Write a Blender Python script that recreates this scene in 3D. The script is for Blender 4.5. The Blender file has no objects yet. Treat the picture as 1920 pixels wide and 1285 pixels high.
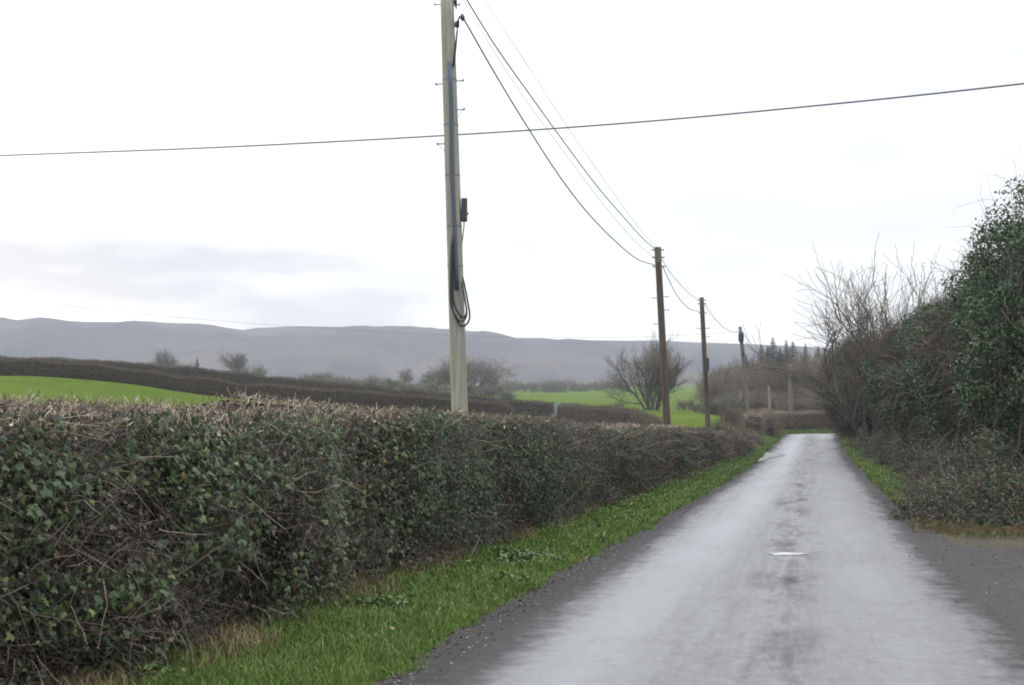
import bpy, math, random
import numpy as np
from mathutils import Vector, Matrix

# ------------------------------------------------------------------ camera
S = bpy.context.scene
COL = S.collection
F, HY, CX, CY, EYE = 2600.0, 797.0, 960.0, 642.5, 1.6
PITCH = math.atan((HY - CY) / F)
cd = bpy.data.cameras.new("camera"); cam = bpy.data.objects.new("camera", cd); COL.objects.link(cam)
cd.sensor_width = 36.0; cd.lens = F / 1920 * 36.0
cd.clip_start = 0.1; cd.clip_end = 12000
cam.location = (0, 0, EYE); cam.rotation_euler = (math.pi / 2 + PITCH, 0, 0)
S.camera = cam

# ------------------------------------------------------------------ light and sky
SUN_EL, SUN_AZ = math.radians(24), math.radians(-38)      # bright part of the overcast, ahead and to the left
w = bpy.data.worlds.new("World"); S.world = w; w.use_nodes = True
nt = w.node_tree; nt.nodes.clear()
def wn(t, **k):
    n = nt.nodes.new(t)
    for a, b in k.items(): setattr(n, a, b)
    return n
def lk(a, b): nt.links.new(a, b)
def wmath(op, a, b=None, c=None, clamp=False):
    n = wn("ShaderNodeMath", operation=op); n.use_clamp = clamp
    for i, v in enumerate((a, b, c)):
        if v is None: continue
        if isinstance(v, (int, float)): n.inputs[i].default_value = v
        else: lk(v, n.inputs[i])
    return n.outputs[0]
def wramp(fac, stops):
    n = wn("ShaderNodeValToRGB"); e = n.color_ramp.elements
    while len(e) > 1: e.remove(e[-1])
    e[0].position = stops[0][0]; e[0].color = stops[0][1]
    for p, c in stops[1:]:
        q = e.new(p); q.color = c
    lk(fac, n.inputs[0]); return n.outputs[0]
def wmix(f, a, b):
    n = wn("ShaderNodeMix", data_type="RGBA")
    for i, v in ((0, f), (6, a), (7, b)):
        if isinstance(v, (int, float)): n.inputs[i].default_value = v
        elif isinstance(v, tuple): n.inputs[i].default_value = v
        else: lk(v, n.inputs[i])
    return n.outputs[2]
tc = wn("ShaderNodeTexCoord"); sep = wn("ShaderNodeSeparateXYZ"); lk(tc.outputs["Generated"], sep.inputs[0])
sky = wn("ShaderNodeTexSky", sky_type="NISHITA"); sky.sun_disc = False
sky.sun_elevation = SUN_EL; sky.sun_rotation = SUN_AZ
el = wmath("MAXIMUM", sep.outputs[2], 0.0)
SKYW = 9.6
def g(r, gg, b, k=1.0): return (r * SKYW * k, gg * SKYW * k, b * SKYW * k, 1)
cloud = wramp(el, [(0.0, g(1.0, .97, .93, .46)), (0.09, g(1.0, .985, .97, .455)), (0.2, g(1.0, 1.0, 1.01, .47)), (0.32, g(.99, 1.0, 1.02, .72)), (0.55, g(.98, 1.0, 1.03, 1.15)), (1.0, g(.97, 1.0, 1.05, 1.7))])
mp = wn("ShaderNodeMapping"); mp.inputs["Scale"].default_value = (3.2, 3.2, 13); lk(tc.outputs["Generated"], mp.inputs[0])
n1 = wn("ShaderNodeTexNoise"); n1.inputs["Scale"].default_value = 1.3; n1.inputs["Detail"].default_value = 6; n1.inputs["Roughness"].default_value = .58; lk(mp.outputs[0], n1.inputs[0])
soft = wramp(n1.outputs[0], [(0.40, (0, 0, 0, 1)), (0.72, (1, 1, 1, 1))])
cloud = wmix(wmath("MULTIPLY", soft, .6), cloud, g(.86, .87, .905, .37))
# the grey stratus bank low on the left
az = wmath("DIVIDE", sep.outputs[0], wmath("MAXIMUM", sep.outputs[1], .05))
e2 = wmath("DIVIDE", sep.outputs[2], wmath("MAXIMUM", sep.outputs[1], .05))
n2 = wn("ShaderNodeTexNoise"); n2.inputs["Scale"].default_value = 2.4; n2.inputs["Detail"].default_value = 7; n2.inputs["Roughness"].default_value = .55; lk(mp.outputs[0], n2.inputs[0])
dn = wmath("SUBTRACT", n2.outputs[0], .5)
tilt = wmath("MULTIPLY_ADD", az, .10, e2)                  # the bank sinks to the right
a2 = wmath("POWER", wmath("DIVIDE", wmath("ADD", az, .30), .33), 2.0)
b2 = wmath("POWER", wmath("DIVIDE", wmath("SUBTRACT", tilt, .078), .036), 2.0)
r2 = wmath("ADD", wmath("ADD", a2, b2), wmath("MULTIPLY", dn, 2.6))
bank = wramp(r2, [(0.25, (1, 1, 1, 1)), (1.2, (0, 0, 0, 1))])
front = wmath("GREATER_THAN", sep.outputs[1], .0)
cloud = wmix(wmath("MULTIPLY", wmath("MULTIPLY", bank, front), 1.0), cloud, g(.655, .65, .735, .345))
final = wmix(.88, sky.outputs[0], cloud)
bg = wn("ShaderNodeBackground"); bg.inputs["Strength"].default_value = 0.1; lk(final, bg.inputs[0])
out = wn("ShaderNodeOutputWorld"); lk(bg.outputs[0], out.inputs[0])

sl = bpy.data.lights.new("sun", "SUN"); sl.energy = 0.7; sl.angle = math.radians(25); sl.color = (1, .96, .9)
so = bpy.data.objects.new("sun", sl); COL.objects.link(so)
so.rotation_euler = Vector((-math.sin(SUN_AZ) * -1 * math.cos(SUN_EL), math.cos(SUN_AZ) * math.cos(SUN_EL), math.sin(SUN_EL))).to_track_quat('Z', 'Y').to_euler()
so.location = (-20, 20, 40)

vs = S.view_settings; vs.view_transform = "Standard"; vs.look = "None"; vs.exposure = 1.27; vs.gamma = 1.0; vs.use_curve_mapping = False
S.cycles.volume_bounces = 2; S.cycles.max_bounces = 6; S.cycles.diffuse_bounces = 3; S.cycles.glossy_bounces = 2
S.cycles.use_denoising = True
S.cycles.filter_width = 1.9

# ------------------------------------------------------------------ projection used to place things where they stand
cp, sp = math.cos(PITCH), math.sin(PITCH)
def at(px, py, d):
    v = CY - py
    dy = F * cp - v * sp; dz = F * sp + v * cp; t = d / dy
    return Vector(((px - CX) * t, d, EYE + dz * t))
def zat(py, d): return at(CX, py, d).z
def xat(px, d, py=HY): return at(px, py, d).x

RNG = np.random.default_rng(7)
def vnoise(p, seed=0):
    p = np.asarray(p, float); i = np.floor(p); f = p - i; f = f * f * (3 - 2 * f)
    def h(ix):
        s = np.sin(ix[..., 0] * 127.1 + ix[..., 1] * 311.7 + ix[..., 2] * 74.7 + seed * 17.3) * 43758.5453
        return s - np.floor(s)
    r = 0
    for dx in (0, 1):
        for dy in (0, 1):
            for dz in (0, 1):
                wgt = (f[..., 0] if dx else 1 - f[..., 0]) * (f[..., 1] if dy else 1 - f[..., 1]) * (f[..., 2] if dz else 1 - f[..., 2])
                r = r + wgt * h(i + np.array([dx, dy, dz]))
    return r
def fbm(p, seed=0, o=3):
    p = np.asarray(p, float); r = 0; a = .5; t = 0
    for k in range(o):
        r = r + a * vnoise(p * 2 ** k, seed + k); t += a; a *= .5
    return r / t
def sstep(a, b, x):
    t = np.clip((x - a) / (b - a), 0, 1); return t * t * (3 - 2 * t)

# ------------------------------------------------------------------ materials
def mat(name, build):
    m = bpy.data.materials.new(name); m.use_nodes = True
    t = m.node_tree; t.nodes.clear()
    o = t.nodes.new("ShaderNodeOutputMaterial"); b = t.nodes.new("ShaderNodeBsdfPrincipled")
    t.links.new(b.outputs[0], o.inputs[0])
    build(M(t, b)); return m
class M:
    def __init__(s, t, b): s.t, s.b = t, b
    def n(s, ty, **k):
        q = s.t.nodes.new(ty)
        for a, v in k.items(): setattr(q, a, v)
        return q
    def l(s, a, b): s.t.links.new(a, b)
    def put(s, sock, v):
        if isinstance(v, (int, float, tuple)): sock.default_value = v
        else: s.l(v, sock)
    def set(s, **k):
        for a, v in k.items(): s.put(s.b.inputs[a.replace("_", " ")], v)
    def math(s, op, a, b=None, c=None, clamp=False):
        q = s.n("ShaderNodeMath", operation=op); q.use_clamp = clamp
        for i, v in enumerate((a, b, c)):
            if v is not None: s.put(q.inputs[i], v)
        return q.outputs[0]
    def pos(s): return s.n("ShaderNodeNewGeometry").outputs["Position"]
    def rnd(s): return s.n("ShaderNodeNewGeometry").outputs["Random Per Island"]
    def mapped(s, vec, scale):
        q = s.n("ShaderNodeMapping"); q.inputs["Scale"].default_value = scale; s.l(vec, q.inputs[0]); return q.outputs[0]
    def noise(s, vec, scale, detail=4, rough=.55):
        q = s.n("ShaderNodeTexNoise"); q.inputs["Scale"].default_value = scale; q.inputs["Detail"].default_value = detail; q.inputs["Roughness"].default_value = rough
        s.l(vec, q.inputs[0]); return q.outputs[0]
    def ramp(s, f, stops):
        q = s.n("ShaderNodeValToRGB"); e = q.color_ramp.elements
        while len(e) > 1: e.remove(e[-1])
        for i, (p, c) in enumerate(stops):
            if isinstance(c, (int, float)): c = (c, c, c)
            x = e[0] if i == 0 else e.new(p)
            x.position = p; x.color = (*c, 1)
        s.l(f, q.inputs[0]); return q.outputs[0]
    def mix(s, f, a, b):
        q = s.n("ShaderNodeMix", data_type="RGBA")
        for i, v in ((0, f), (6, a), (7, b)):
            if isinstance(v, tuple) and len(v) == 3: v = (*v, 1)
            s.put(q.inputs[i], v)
        return q.outputs[2]
    def bump(s, h, strength=.4, dist=.02):
        q = s.n("ShaderNodeBump"); q.inputs["Strength"].default_value = strength; q.inputs["Distance"].default_value = dist
        s.l(h, q.inputs["Height"]); s.l(q.outputs[0], s.b.inputs["Normal"])
def island(name, stops, rough=.7, spec=.3, nscale=None, namt=.5):
    def b(m):
        f = m.rnd()
        if nscale:
            f = m.math("ADD", m.math("MULTIPLY", f, 1 - namt), m.math("MULTIPLY", m.noise(m.pos(), nscale, 2), namt))
        m.set(Base_Color=m.ramp(f, stops), Roughness=rough, Specular_IOR_Level=spec)
    return mat(name, b)

MT = {}
MT["ivy"] = island("ivy leaf", [(0.0, (.012, .021, .009)), (.3, (.024, .043, .015)), (.65, (.046, .078, .026)), (.86, (.082, .118, .036)), (.95, (.14, .165, .05)), (1.0, (.16, .12, .06))], .42, .30)
MT["ivy_far"] = island("ivy leaf farther", [(0.0, (.016, .032, .017)), (.35, (.036, .068, .034)), (.7, (.066, .112, .048)), (1.0, (.13, .17, .07))], .5, .22, .6, .45)
MT["bramble"] = island("bramble leaf", [(0.0, (.024, .024, .016)), (.35, (.034, .050, .020)), (.6, (.060, .064, .028)), (.8, (.085, .060, .040)), (1.0, (.17, .11, .065))], .5, .4)
MT["twig"] = island("twig bark", [(0.0, (.026, .021, .019)), (.4, (.064, .052, .045)), (.72, (.13, .107, .085)), (.9, (.24, .20, .15)), (1.0, (.36, .30, .23))], .8, .2)
MT["twig_dark"] = island("hedge twig", [(0.0, (.036, .029, .027)), (.5, (.078, .063, .055)), (.85, (.13, .105, .086)), (1.0, (.22, .18, .14))], .85, .15, .35, .4)
MT["field_twig"] = island("field hedge twig", [(0.0, (.040, .033, .025)), (.45, (.088, .071, .052)), (.8, (.145, .116, .080)), (1.0, (.22, .18, .12))], .85, .15, .12, .5)
MT["bare_twig"] = island("bare tree twig", [(0.0, (.085, .074, .062)), (.5, (.14, .122, .10)), (1.0, (.21, .19, .15))], .85, .15)
MT["wood_twig"] = island("brown wood twig", [(0.0, (.075, .062, .048)), (.5, (.145, .120, .092)), (1.0, (.23, .195, .145))], .85, .15, .08, .5)
MT["cut"] = island("cut hedge stem", [(0.0, (.09, .068, .048)), (.4, (.21, .165, .118)), (.75, (.35, .29, .21)), (1.0, (.56, .50, .41))], .75, .2)
MT["straw"] = island("dead grass", [(0.0, (.10, .07, .04)), (.5, (.23, .165, .095)), (1.0, (.38, .29, .17))], .8, .2)
MT["straw_dull"] = island("dull cut stem", [(0.0, (.06, .045, .034)), (.6, (.13, .10, .072)), (1.0, (.22, .17, .12))], .8, .2)
MT["grass"] = island("verge grass", [(0.0, (.040, .075, .013)), (.3, (.068, .122, .022)), (.55, (.112, .178, .034)), (.74, (.16, .195, .058)), (.88, (.20, .18, .085)), (1.0, (.28, .22, .12))], .6, .25, 1.1, .62)
MT["weed"] = island("broad weed leaf", [(0.0, (.030, .060, .014)), (.5, (.055, .10, .022)), (.85, (.10, .15, .04)), (1.0, (.16, .11, .05))], .5, .3)
MT["moss"] = island("mossy grass", [(0.0, (.035, .045, .015)), (.5, (.07, .078, .026)), (1.0, (.15, .12, .06))], .75, .2)
MT["needle"] = island("spruce needles", [(0.0, (.010, .022, .016)), (.6, (.024, .044, .028)), (1.0, (.045, .065, .036))], .6, .3)
MT["litter"] = island("fallen leaf", [(0.0, (.05, .035, .022)), (.55, (.12, .08, .045)), (.9, (.26, .19, .10)), (1.0, (.45, .36, .22))], .7, .3)
MT["grit"] = island("loose chippings", [(0.0, (.04, .036, .034)), (.6, (.10, .095, .09)), (1.0, (.24, .23, .22))], .8, .2)
MT["crumb"] = island("dark leaf crumbs", [(0.0, (.022, .018, .012)), (.6, (.05, .038, .024)), (1.0, (.12, .085, .045))], .8, .2)
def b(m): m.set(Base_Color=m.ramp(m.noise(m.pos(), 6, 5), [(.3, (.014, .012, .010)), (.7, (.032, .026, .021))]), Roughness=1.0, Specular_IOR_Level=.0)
MT["shade_core"] = mat("hedge heartwood", b)  # albedo sunk towards black, so the shade inside the hedge is in the colour
def b(m):
    p = m.pos(); f = m.ramp(m.noise(m.mapped(p, (2.2, 2.2, 3.5)), 1.5, 6, .75), [(.32, (.022, .018, .014)), (.5, (.050, .040, .030)), (.68, (.085, .068, .050))]); m.set(Base_Color=f, Roughness=1.0, Specular_IOR_Level=0.0); m.bump(m.noise(p, 7, 5, .8), 1.0, .12)
MT["twig_mass"] = mat("mass of fine hedge twigs", b)
def b(m):
    p = m.pos(); m.set(Base_Color=m.ramp(m.noise(m.mapped(p, (30, 30, 3)), 1, 5), [(.3, (.04, .034, .028)), (.7, (.11, .095, .075))]), Roughness=.9, Specular_IOR_Level=.15)
MT["bark"] = mat("trunk bark", b)
def b(m):
    p = m.pos()
    f = m.ramp(m.noise(p, .045, 3), [(.38, (.058, .094, .013)), (.62, (.086, .134, .020))])
    f = m.mix(m.ramp(m.noise(m.mapped(p, (1, 1, 1)), .55, 5, .65), [(.40, 0.0), (.60, .85)]), f, (.108, .135, .030))
    f = m.mix(m.ramp(m.noise(p, 3.0, 4, .7), [(.46, 0.0), (.62, .7)]), f, (.036, .072, .010))
    m.set(Base_Color=f, Roughness=1.0, Specular_IOR_Level=.0); m.bump(m.noise(p, 4, 5, .7), .6, .15)
MT["field"] = mat("field grass", b)
def b(m):
    p = m.pos()
    f = m.ramp(m.noise(m.mapped(p, (1, 1, 2)), .006, 6, .62), [(.38, (.042, .040, .046)), (.5, (.060, .053, .054)), (.62, (.084, .071, .062))])
    m.set(Base_Color=f, Roughness=1.0, Specular_IOR_Level=.0); m.bump(m.noise(p, .02, 6, .6), .7, 8)
MT["moor"] = mat("moorland hill", b)
def b(m):
    p = m.pos()
    f = m.ramp(m.noise(p, 2.2, 5, .65), [(.34, (.055, .042, .024)), (.47, (.065, .085, .022)), (.62, (.06, .12, .020))])
    m.set(Base_Color=f, Roughness=1.0, Specular_IOR_Level=.0); m.bump(m.noise(p, 18, 5, .7), .8, .05)
MT["turf"] = mat("verge turf", b)
def b(m):
    p = m.pos()
    f = m.ramp(m.noise(p, 5, 6, .7), [(.3, (.030, .022, .015)), (.5, (.065, .047, .028)), (.7, (.11, .08, .045)), (.85, (.06, .075, .025))])
    m.set(Base_Color=f, Roughness=1.0, Specular_IOR_Level=.0); m.bump(m.noise(p, 22, 5, .7), 1, .05)
MT["leafmould"] = mat("leaf mould", b)
# wet chip-seal road; UV in metres: u across from the crown, v along
def b(m):
    uv = m.n("ShaderNodeUVMap", uv_map="lane").outputs[0]
    sx = m.n("ShaderNodeSeparateXYZ"); m.l(uv, sx.inputs[0]); u = sx.outputs[0]; p = m.pos()
    nlow = m.noise(m.mapped(uv, (1, .32, 1)), .9, 3)
    nfine = m.noise(m.mapped(uv, (1, .7, 1)), 4.5, 6, .7)
    au = m.math("ABSOLUTE", u)
    e = m.math("ADD", au, m.math("ADD", m.math("MULTIPLY", m.math("SUBTRACT", nlow, .5), .55), m.math("MULTIPLY", m.math("SUBTRACT", nfine, .5), .8)))
    edge = m.ramp(m.math("MULTIPLY_ADD", e, .5, 0), [(.72, 0.0), (.90, 1.0)])          # e from 1.48 to 1.72
    cu = m.math("MULTIPLY", m.math("POWER", m.math("DIVIDE", m.math("SUBTRACT", m.math("ADD", u, m.math("MULTIPLY", m.math("SUBTRACT", nlow, .5), 1.1)), .10), .34), 2.0), -1.0)
    cband = m.math("EXPONENT", cu)
    npat = m.noise(m.mapped(uv, (1.6, .30, 1)), 1.3, 6, .72)
    centre = m.math("MULTIPLY", cband, m.ramp(npat, [(.47, 0.0), (.66, 1.0)]))
    ncov = m.ramp(m.noise(m.mapped(uv, (2.2, .8, 1)), 2.0, 6, .75), [(.52, 0.0), (.82, .5)])
    dry = m.math("MAXIMUM", m.math("MAXIMUM", edge, m.math("MULTIPLY", centre, .85)), ncov)
    mr = m.n("ShaderNodeMapRange"); m.l(sx.outputs[1], mr.inputs[0])
    for q_, v_ in ((1, 33.0), (2, 50.0), (3, -1.22), (4, -.80)): mr.inputs[q_].default_value = v_
    tc_ = mr.outputs[0]
    tu = m.math("MULTIPLY", m.math("POWER", m.math("DIVIDE", m.math("SUBTRACT", u, tc_), .36), 2.0), -1.0)
    track = m.math("MULTIPLY", m.math("EXPONENT", tu), m.ramp(nlow, [(.3, .45), (.6, 1.0)]))
    tu2 = m.math("MULTIPLY", m.math("POWER", m.math("DIVIDE", m.math("SUBTRACT", u, .95), .32), 2.0), -1.0)
    track2 = m.math("MULTIPLY", m.math("EXPONENT", tu2), m.ramp(nlow, [(.35, .05), (.7, .5)]))
    wet = m.math("MAXIMUM", track, track2)
    grain = m.noise(p, 75, 3, .8)
    base = m.mix(m.ramp(grain, [(.35, 0.0), (.7, 1.0)]), (.070, .069, .072), (.150, .148, .153))
    base = m.mix(dry, base, m.mix(m.ramp(grain, [(.35, 0.0), (.7, 1.0)]), (.030, .027, .027), (.070, .064, .063)))
    mot = m.ramp(m.noise(p, 9, 6, .75), [(.35, .72), (.65, 1.22)])
    mm = m.n("ShaderNodeMix", data_type="RGBA", blend_type="MULTIPLY"); m.put(mm.inputs[0], 1.0); m.l(base, mm.inputs[6]); m.l(mot, mm.inputs[7]); base = mm.outputs[2]
    rough = m.math("ADD", m.math("ADD", m.math("SUBTRACT", .43, m.math("MULTIPLY", wet, .12)), m.math("MULTIPLY", m.math("SUBTRACT", m.noise(m.mapped(uv, (2.6, .10, 1)), 2.2, 5, .7), .42), m.math("SUBTRACT", .55, m.math("MULTIPLY", wet, .5)))), m.math("MULTIPLY", dry, .36))
    spec = m.math("ADD", m.math("SUBTRACT", .50, m.math("MULTIPLY", dry, .38)), m.math("MULTIPLY", wet, 1.6))
    m.set(Base_Color=base, Roughness=rough, Specular_IOR_Level=spec)
    m.bump(m.noise(p, 38, 3, .6), .12, .006)
MT["road"] = mat("wet asphalt", b)
def b(m):
    p = m.pos(); grain = m.noise(p, 60, 4, .8)
    f = m.mix(m.ramp(grain, [(.35, 0.0), (.7, 1.0)]), (.028, .025, .025), (.072, .066, .065))
    patch = m.ramp(m.noise(p, 1.1, 6, .7), [(.48, 0.0), (.62, 1.0)])
    uv = m.n("ShaderNodeUVMap", uv_map="lane").outputs[0]; sx = m.n("ShaderNodeSeparateXYZ"); m.l(uv, sx.inputs[0])
    away = m.ramp(m.math("MULTIPLY", sx.outputs[0], .25), [(.12, 0.0), (.5, 1.0)])
    f = m.mix(m.math("MULTIPLY", away, m.math("MULTIPLY", m.ramp(m.noise(p, .55, 6, .72), [(.46, 0.0), (.6, 1.0)]), .55)), f, (.12, .114, .118))
    f = m.mix(m.math("MULTIPLY", patch, .55), f, (.034, .028, .022))
    yy = m.n("ShaderNodeSeparateXYZ"); m.l(p, yy.inputs[0]); f = m.mix(m.math("MULTIPLY", m.ramp(m.math("MULTIPLY_ADD", yy.outputs[1], .1, -1.0), [(.80, 0.0), (.97, 1.0)]), m.ramp(m.noise(p, 2.5, 5, .7), [(.38, 0.0), (.58, .85)])), f, (.075, .068, .024))
    gp = m.ramp(m.noise(p, .9, 5, .7), [(.6, 0.0), (.72, .6)])
    f = m.mix(gp, f, (.055, .07, .025))
    m.set(Base_Color=f, Roughness=m.ramp(m.noise(p, .8, 5, .65), [(.36, .58), (.52, .80)]), Specular_IOR_Level=.13); m.bump(m.noise(p, 40, 5, .75), .6, .015)
MT["apron"] = mat("gravelly lane mouth", b)
def wood(name, dark, light, lich=0):
    def b(m):
        oc = m.n("ShaderNodeTexCoord").outputs["Object"]
        f = m.ramp(m.noise(m.mapped(oc, (26, 26, .9)), 1, 6, .65), [(.3, dark), (.7, light)])
        if lich:
            f = m.mix(m.ramp(m.noise(m.mapped(oc, (3, 3, .7)), 1.6, 5, .65), [(.5, 0.0), (.75, .7)]), f, (.22, .215, .14))
            z = m.n("ShaderNodeSeparateXYZ"); m.l(oc, z.inputs[0])
            low = m.math("MULTIPLY", m.ramp(m.math("MULTIPLY_ADD", z.outputs[2], .25, 0), [(.30, 1.0), (.8, 0.0)]), m.ramp(m.noise(m.mapped(oc, (6, 6, 1.2)), 1.5, 4), [(.40, 0.0), (.6, 1.0)]))
            f = m.mix(m.math("MULTIPLY", low, lich), f, (.34, .325, .11))
        m.set(Base_Color=f, Roughness=.85, Specular_IOR_Level=.2); m.bump(m.noise(m.mapped(oc, (40, 40, 1.2)), 1, 4), .5, .01)
    return mat(name, b)
MT["pole_grey"] = wood("weathered pale pole wood", (.17, .155, .14), (.38, .36, .32), .6)
MT["pole_brown"] = wood("creosoted brown pole wood", (.045, .034, .028), (.13, .098, .076))
MT["pole_green"] = wood("pole wood greened by algae", (.075, .068, .055), (.17, .155, .125), .2)
MT["post"] = wood("pale fence post wood", (.15, .13, .10), (.28, .25, .20))
def plain(name, c, r, met=0, spec=.4):
    def b(m):
        f = m.mix(m.noise(m.pos(), 25, 3), tuple(x * .75 for x in c), tuple(x * 1.25 for x in c)); m.set(Base_Color=f, Roughness=r, Metallic=met, Specular_IOR_Level=spec)
    return mat(name, b)
MT["rubber"] = plain("black cable sheath", (.022, .025, .034), .55)
MT["conduit"] = plain("blue grey cable guard", (.07, .085, .12), .6)
MT["steel"] = plain("galvanised steel", (.16, .165, .18), .5, .6)
MT["box"] = plain("dark grey plastic box", (.035, .040, .055), .5)
MT["porcelain"] = plain("brown insulator", (.06, .05, .05), .3)
MT["wire"] = plain("aerial wire", (.085, .085, .095), .6)
def b(m):
    f = m.mix(m.ramp(m.noise(m.pos(), 14, 5, .7), [(.38, 0.0), (.62, 1.0)]), (.14, .138, .14), (.46, .46, .46)); m.set(Base_Color=f, Roughness=.55, Specular_IOR_Level=.4)
MT["mark"] = mat("worn white road paint", b)
MT["gate_grey"] = plain("grey trough metal", (.26, .28, .31), .5, .3)

# ------------------------------------------------------------------ mesh helpers
def new_mesh(name, V, Fc, m, smooth=False, uv=None):
    V = np.ascontiguousarray(V, dtype=np.float32).reshape(-1, 3)
    groups = Fc if isinstance(Fc, list) else [Fc]
    groups = [np.asarray(x, dtype=np.int32) for x in groups if len(x)]
    me = bpy.data.meshes.new(name)
    nl = sum(x.size for x in groups); nf = sum(len(x) for x in groups)
    me.vertices.add(len(V)); me.vertices.foreach_set("co", V.ravel())
    me.loops.add(nl); me.polygons.add(nf)
    me.loops.foreach_set("vertex_index", np.concatenate([x.ravel() for x in groups]))
    tot = np.concatenate([np.full(len(x), x.shape[1], np.int32) for x in groups])
    me.polygons.foreach_set("loop_start", np.concatenate([[0], np.cumsum(tot)[:-1]]).astype(np.int32))
    me.polygons.foreach_set("use_smooth", np.full(nf, smooth))
    me.update(calc_edges=True)
    if uv is not None:
        l = me.uv_layers.new(name="lane"); idx = np.concatenate([x.ravel() for x in groups])
        l.data.foreach_set("uv", np.asarray(uv, np.float32)[idx].ravel())
    me.materials.append(m); return me
def link(name, me, parent=None, loc=None):
    o = bpy.data.objects.new(name, me); COL.objects.link(o)
    if parent is not None: o.parent = parent
    if loc is not None: o.location = loc
    return o
def part(name, V, Fc, m, parent=None, smooth=False, kind=None, org=None, label=None):
    """mesh from world-space vertices, stored relative to its thing's base"""
    V = np.asarray(V, float).reshape(-1, 3)
    o0 = np.array(org if org is not None else (parent.location if parent is not None else (0, 0, 0)))
    o = link(name, new_mesh(name, V - o0, Fc, m, smooth), parent)
    if parent is None and org is not None: o.location = org
    if kind: o["kind"] = kind
    if label: o["label"] = label
    return o
def thing(name, label, cat, loc, group=None):
    o = bpy.data.objects.new(name, None); COL.objects.link(o); o.location = loc; o.empty_display_size = .2
    o["label"] = label; o["category"] = cat
    if group: o["group"] = group
    return o
def tag(o, label, cat, group=None):
    o["label"] = label; o["category"] = cat
    if group: o["group"] = group
    return o
def copy_thing(root, loc, rz, sc, label, group=None):
    r = root.copy(); COL.objects.link(r); r.location = loc; r.rotation_euler = (0, 0, rz); r.scale = sc if hasattr(sc, "__len__") else (sc, sc, sc)
    r["label"] = label
    if group: r["group"] = group
    for ch in list(root.children):
        c = ch.copy(); COL.objects.link(c); c.parent = r
        for gch in list(ch.children):
            d = gch.copy(); COL.objects.link(d); d.parent = c
    return r
def unit(v): return v / np.maximum(np.linalg.norm(v, axis=-1, keepdims=True), 1e-9)
def tubes(P, R, sides=3, cap=False):
    P = np.asarray(P, float); R = np.asarray(R, float); N, K, _ = P.shape
    T = np.empty_like(P); T[:, 1:-1] = P[:, 2:] - P[:, :-2]; T[:, 0] = P[:, 1] - P[:, 0]; T[:, -1] = P[:, -1] - P[:, -2]
    T = unit(T)
    ref = np.where(np.abs(T[:, :1, 2:3]) > .9, np.array([1.0, 0, 0]), np.array([0, 0, 1.0])) * np.ones_like(T)
    A = unit(np.cross(T, ref)); B = np.cross(T, A)
    an = np.arange(sides) * 2 * math.pi / sides
    V = P[:, :, None, :] + R[:, :, None, None] * (A[:, :, None, :] * np.cos(an)[None, None, :, None] + B[:, :, None, :] * np.sin(an)[None, None, :, None])
    base = (np.arange(N) * K * sides)[:, None, None]; k = np.arange(K - 1)[None, :, None] * sides; s = np.arange(sides)[None, None, :]; s2 = (s + 1) % sides
    Q = np.stack([base + k + s, base + k + s2, base + k + sides + s2, base + k + sides + s], -1).reshape(-1, 4)
    V = V.reshape(-1, 3)
    if cap:
        c0 = (np.arange(N) * K * sides)[:, None] + np.arange(sides)[None, ::-1]; c1 = (np.arange(N) * K * sides)[:, None] + (K - 1) * sides + np.arange(sides)[None]
        return V, [Q, np.concatenate([c0, c1])]
    return V, Q
def tube1(pts, r, sides=8, cap=True):
    pts = np.array([tuple(p) for p in pts], float); r = np.full(len(pts), r) if np.isscalar(r) else np.asarray(r, float)
    return tubes(pts[None], r[None], sides, cap)
def join(parts_):
    Vs, Q4, others, off = [], [], {}, 0
    for V, Fc in parts_:
        for x in (Fc if isinstance(Fc, list) else [Fc]):
            x = np.asarray(x)
            if len(x): others.setdefault(x.shape[1], []).append(x + off)
        Vs.append(np.asarray(V).reshape(-1, 3)); off += len(Vs[-1])
    return np.concatenate(Vs), [np.concatenate(v) for v in others.values()]
def rdir(n, rng=RNG): return unit(rng.normal(size=(n, 3)))
def twigs(P0, D, L, R, curv=.35, K=4, rng=RNG, taper=.35, sides=3, droop=None):
    n = len(P0); t = np.linspace(0, 1, K)[None, :, None]
    C = rng.normal(size=(n, 1, 3)) * curv
    if droop is not None: C = C + np.array(droop)
    P = P0[:, None] + L[:, None, None] * (D[:, None] * t + C * t * t) + rng.normal(size=(n, K, 3)) * (L[:, None, None] * .03) * (t > 0)
    Rr = R[:, None] * (1 - (1 - taper) * np.linspace(0, 1, K)[None])
    return tubes(P, Rr, sides)
IVY_T = np.array([(0, .32, .05), (0, 0, 0), (.42, -.08, -.05), (.52, .36, -.06), (.2, .5, 0), (0, 1, -.08), (-.2, .5, 0), (-.52, .36, -.06), (-.42, -.08, -.05)])
IVY_F = np.array([(0, i, i + 1) for i in range(1, 8)] + [(0, 8, 1)])
OVAL_T = np.array([(0, 0, 0), (.3, .4, .07), (0, 1, -.06), (-.3, .4, .07)])
OVAL_F = np.array([(0, 1, 2), (0, 2, 3)])
def leaves(P, N_, size, T=OVAL_T, Fc=OVAL_F, rng=RNG, down=0.0):
    n = len(P); N_ = unit(N_); r = rng.normal(size=(n, 3)); r[:, 2] -= down
    Y = unit(r - N_ * (r * N_).sum(1, keepdims=True)); X = np.cross(Y, N_)
    V = P[:, None] + size[:, None, None] * (T[None, :, 0:1] * X[:, None] + T[None, :, 1:2] * Y[:, None] + T[None, :, 2:3] * N_[:, None])
    return V.reshape(-1, 3), (Fc[None] + (np.arange(n) * len(T))[:, None, None]).reshape(-1, Fc.shape[1])
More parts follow.
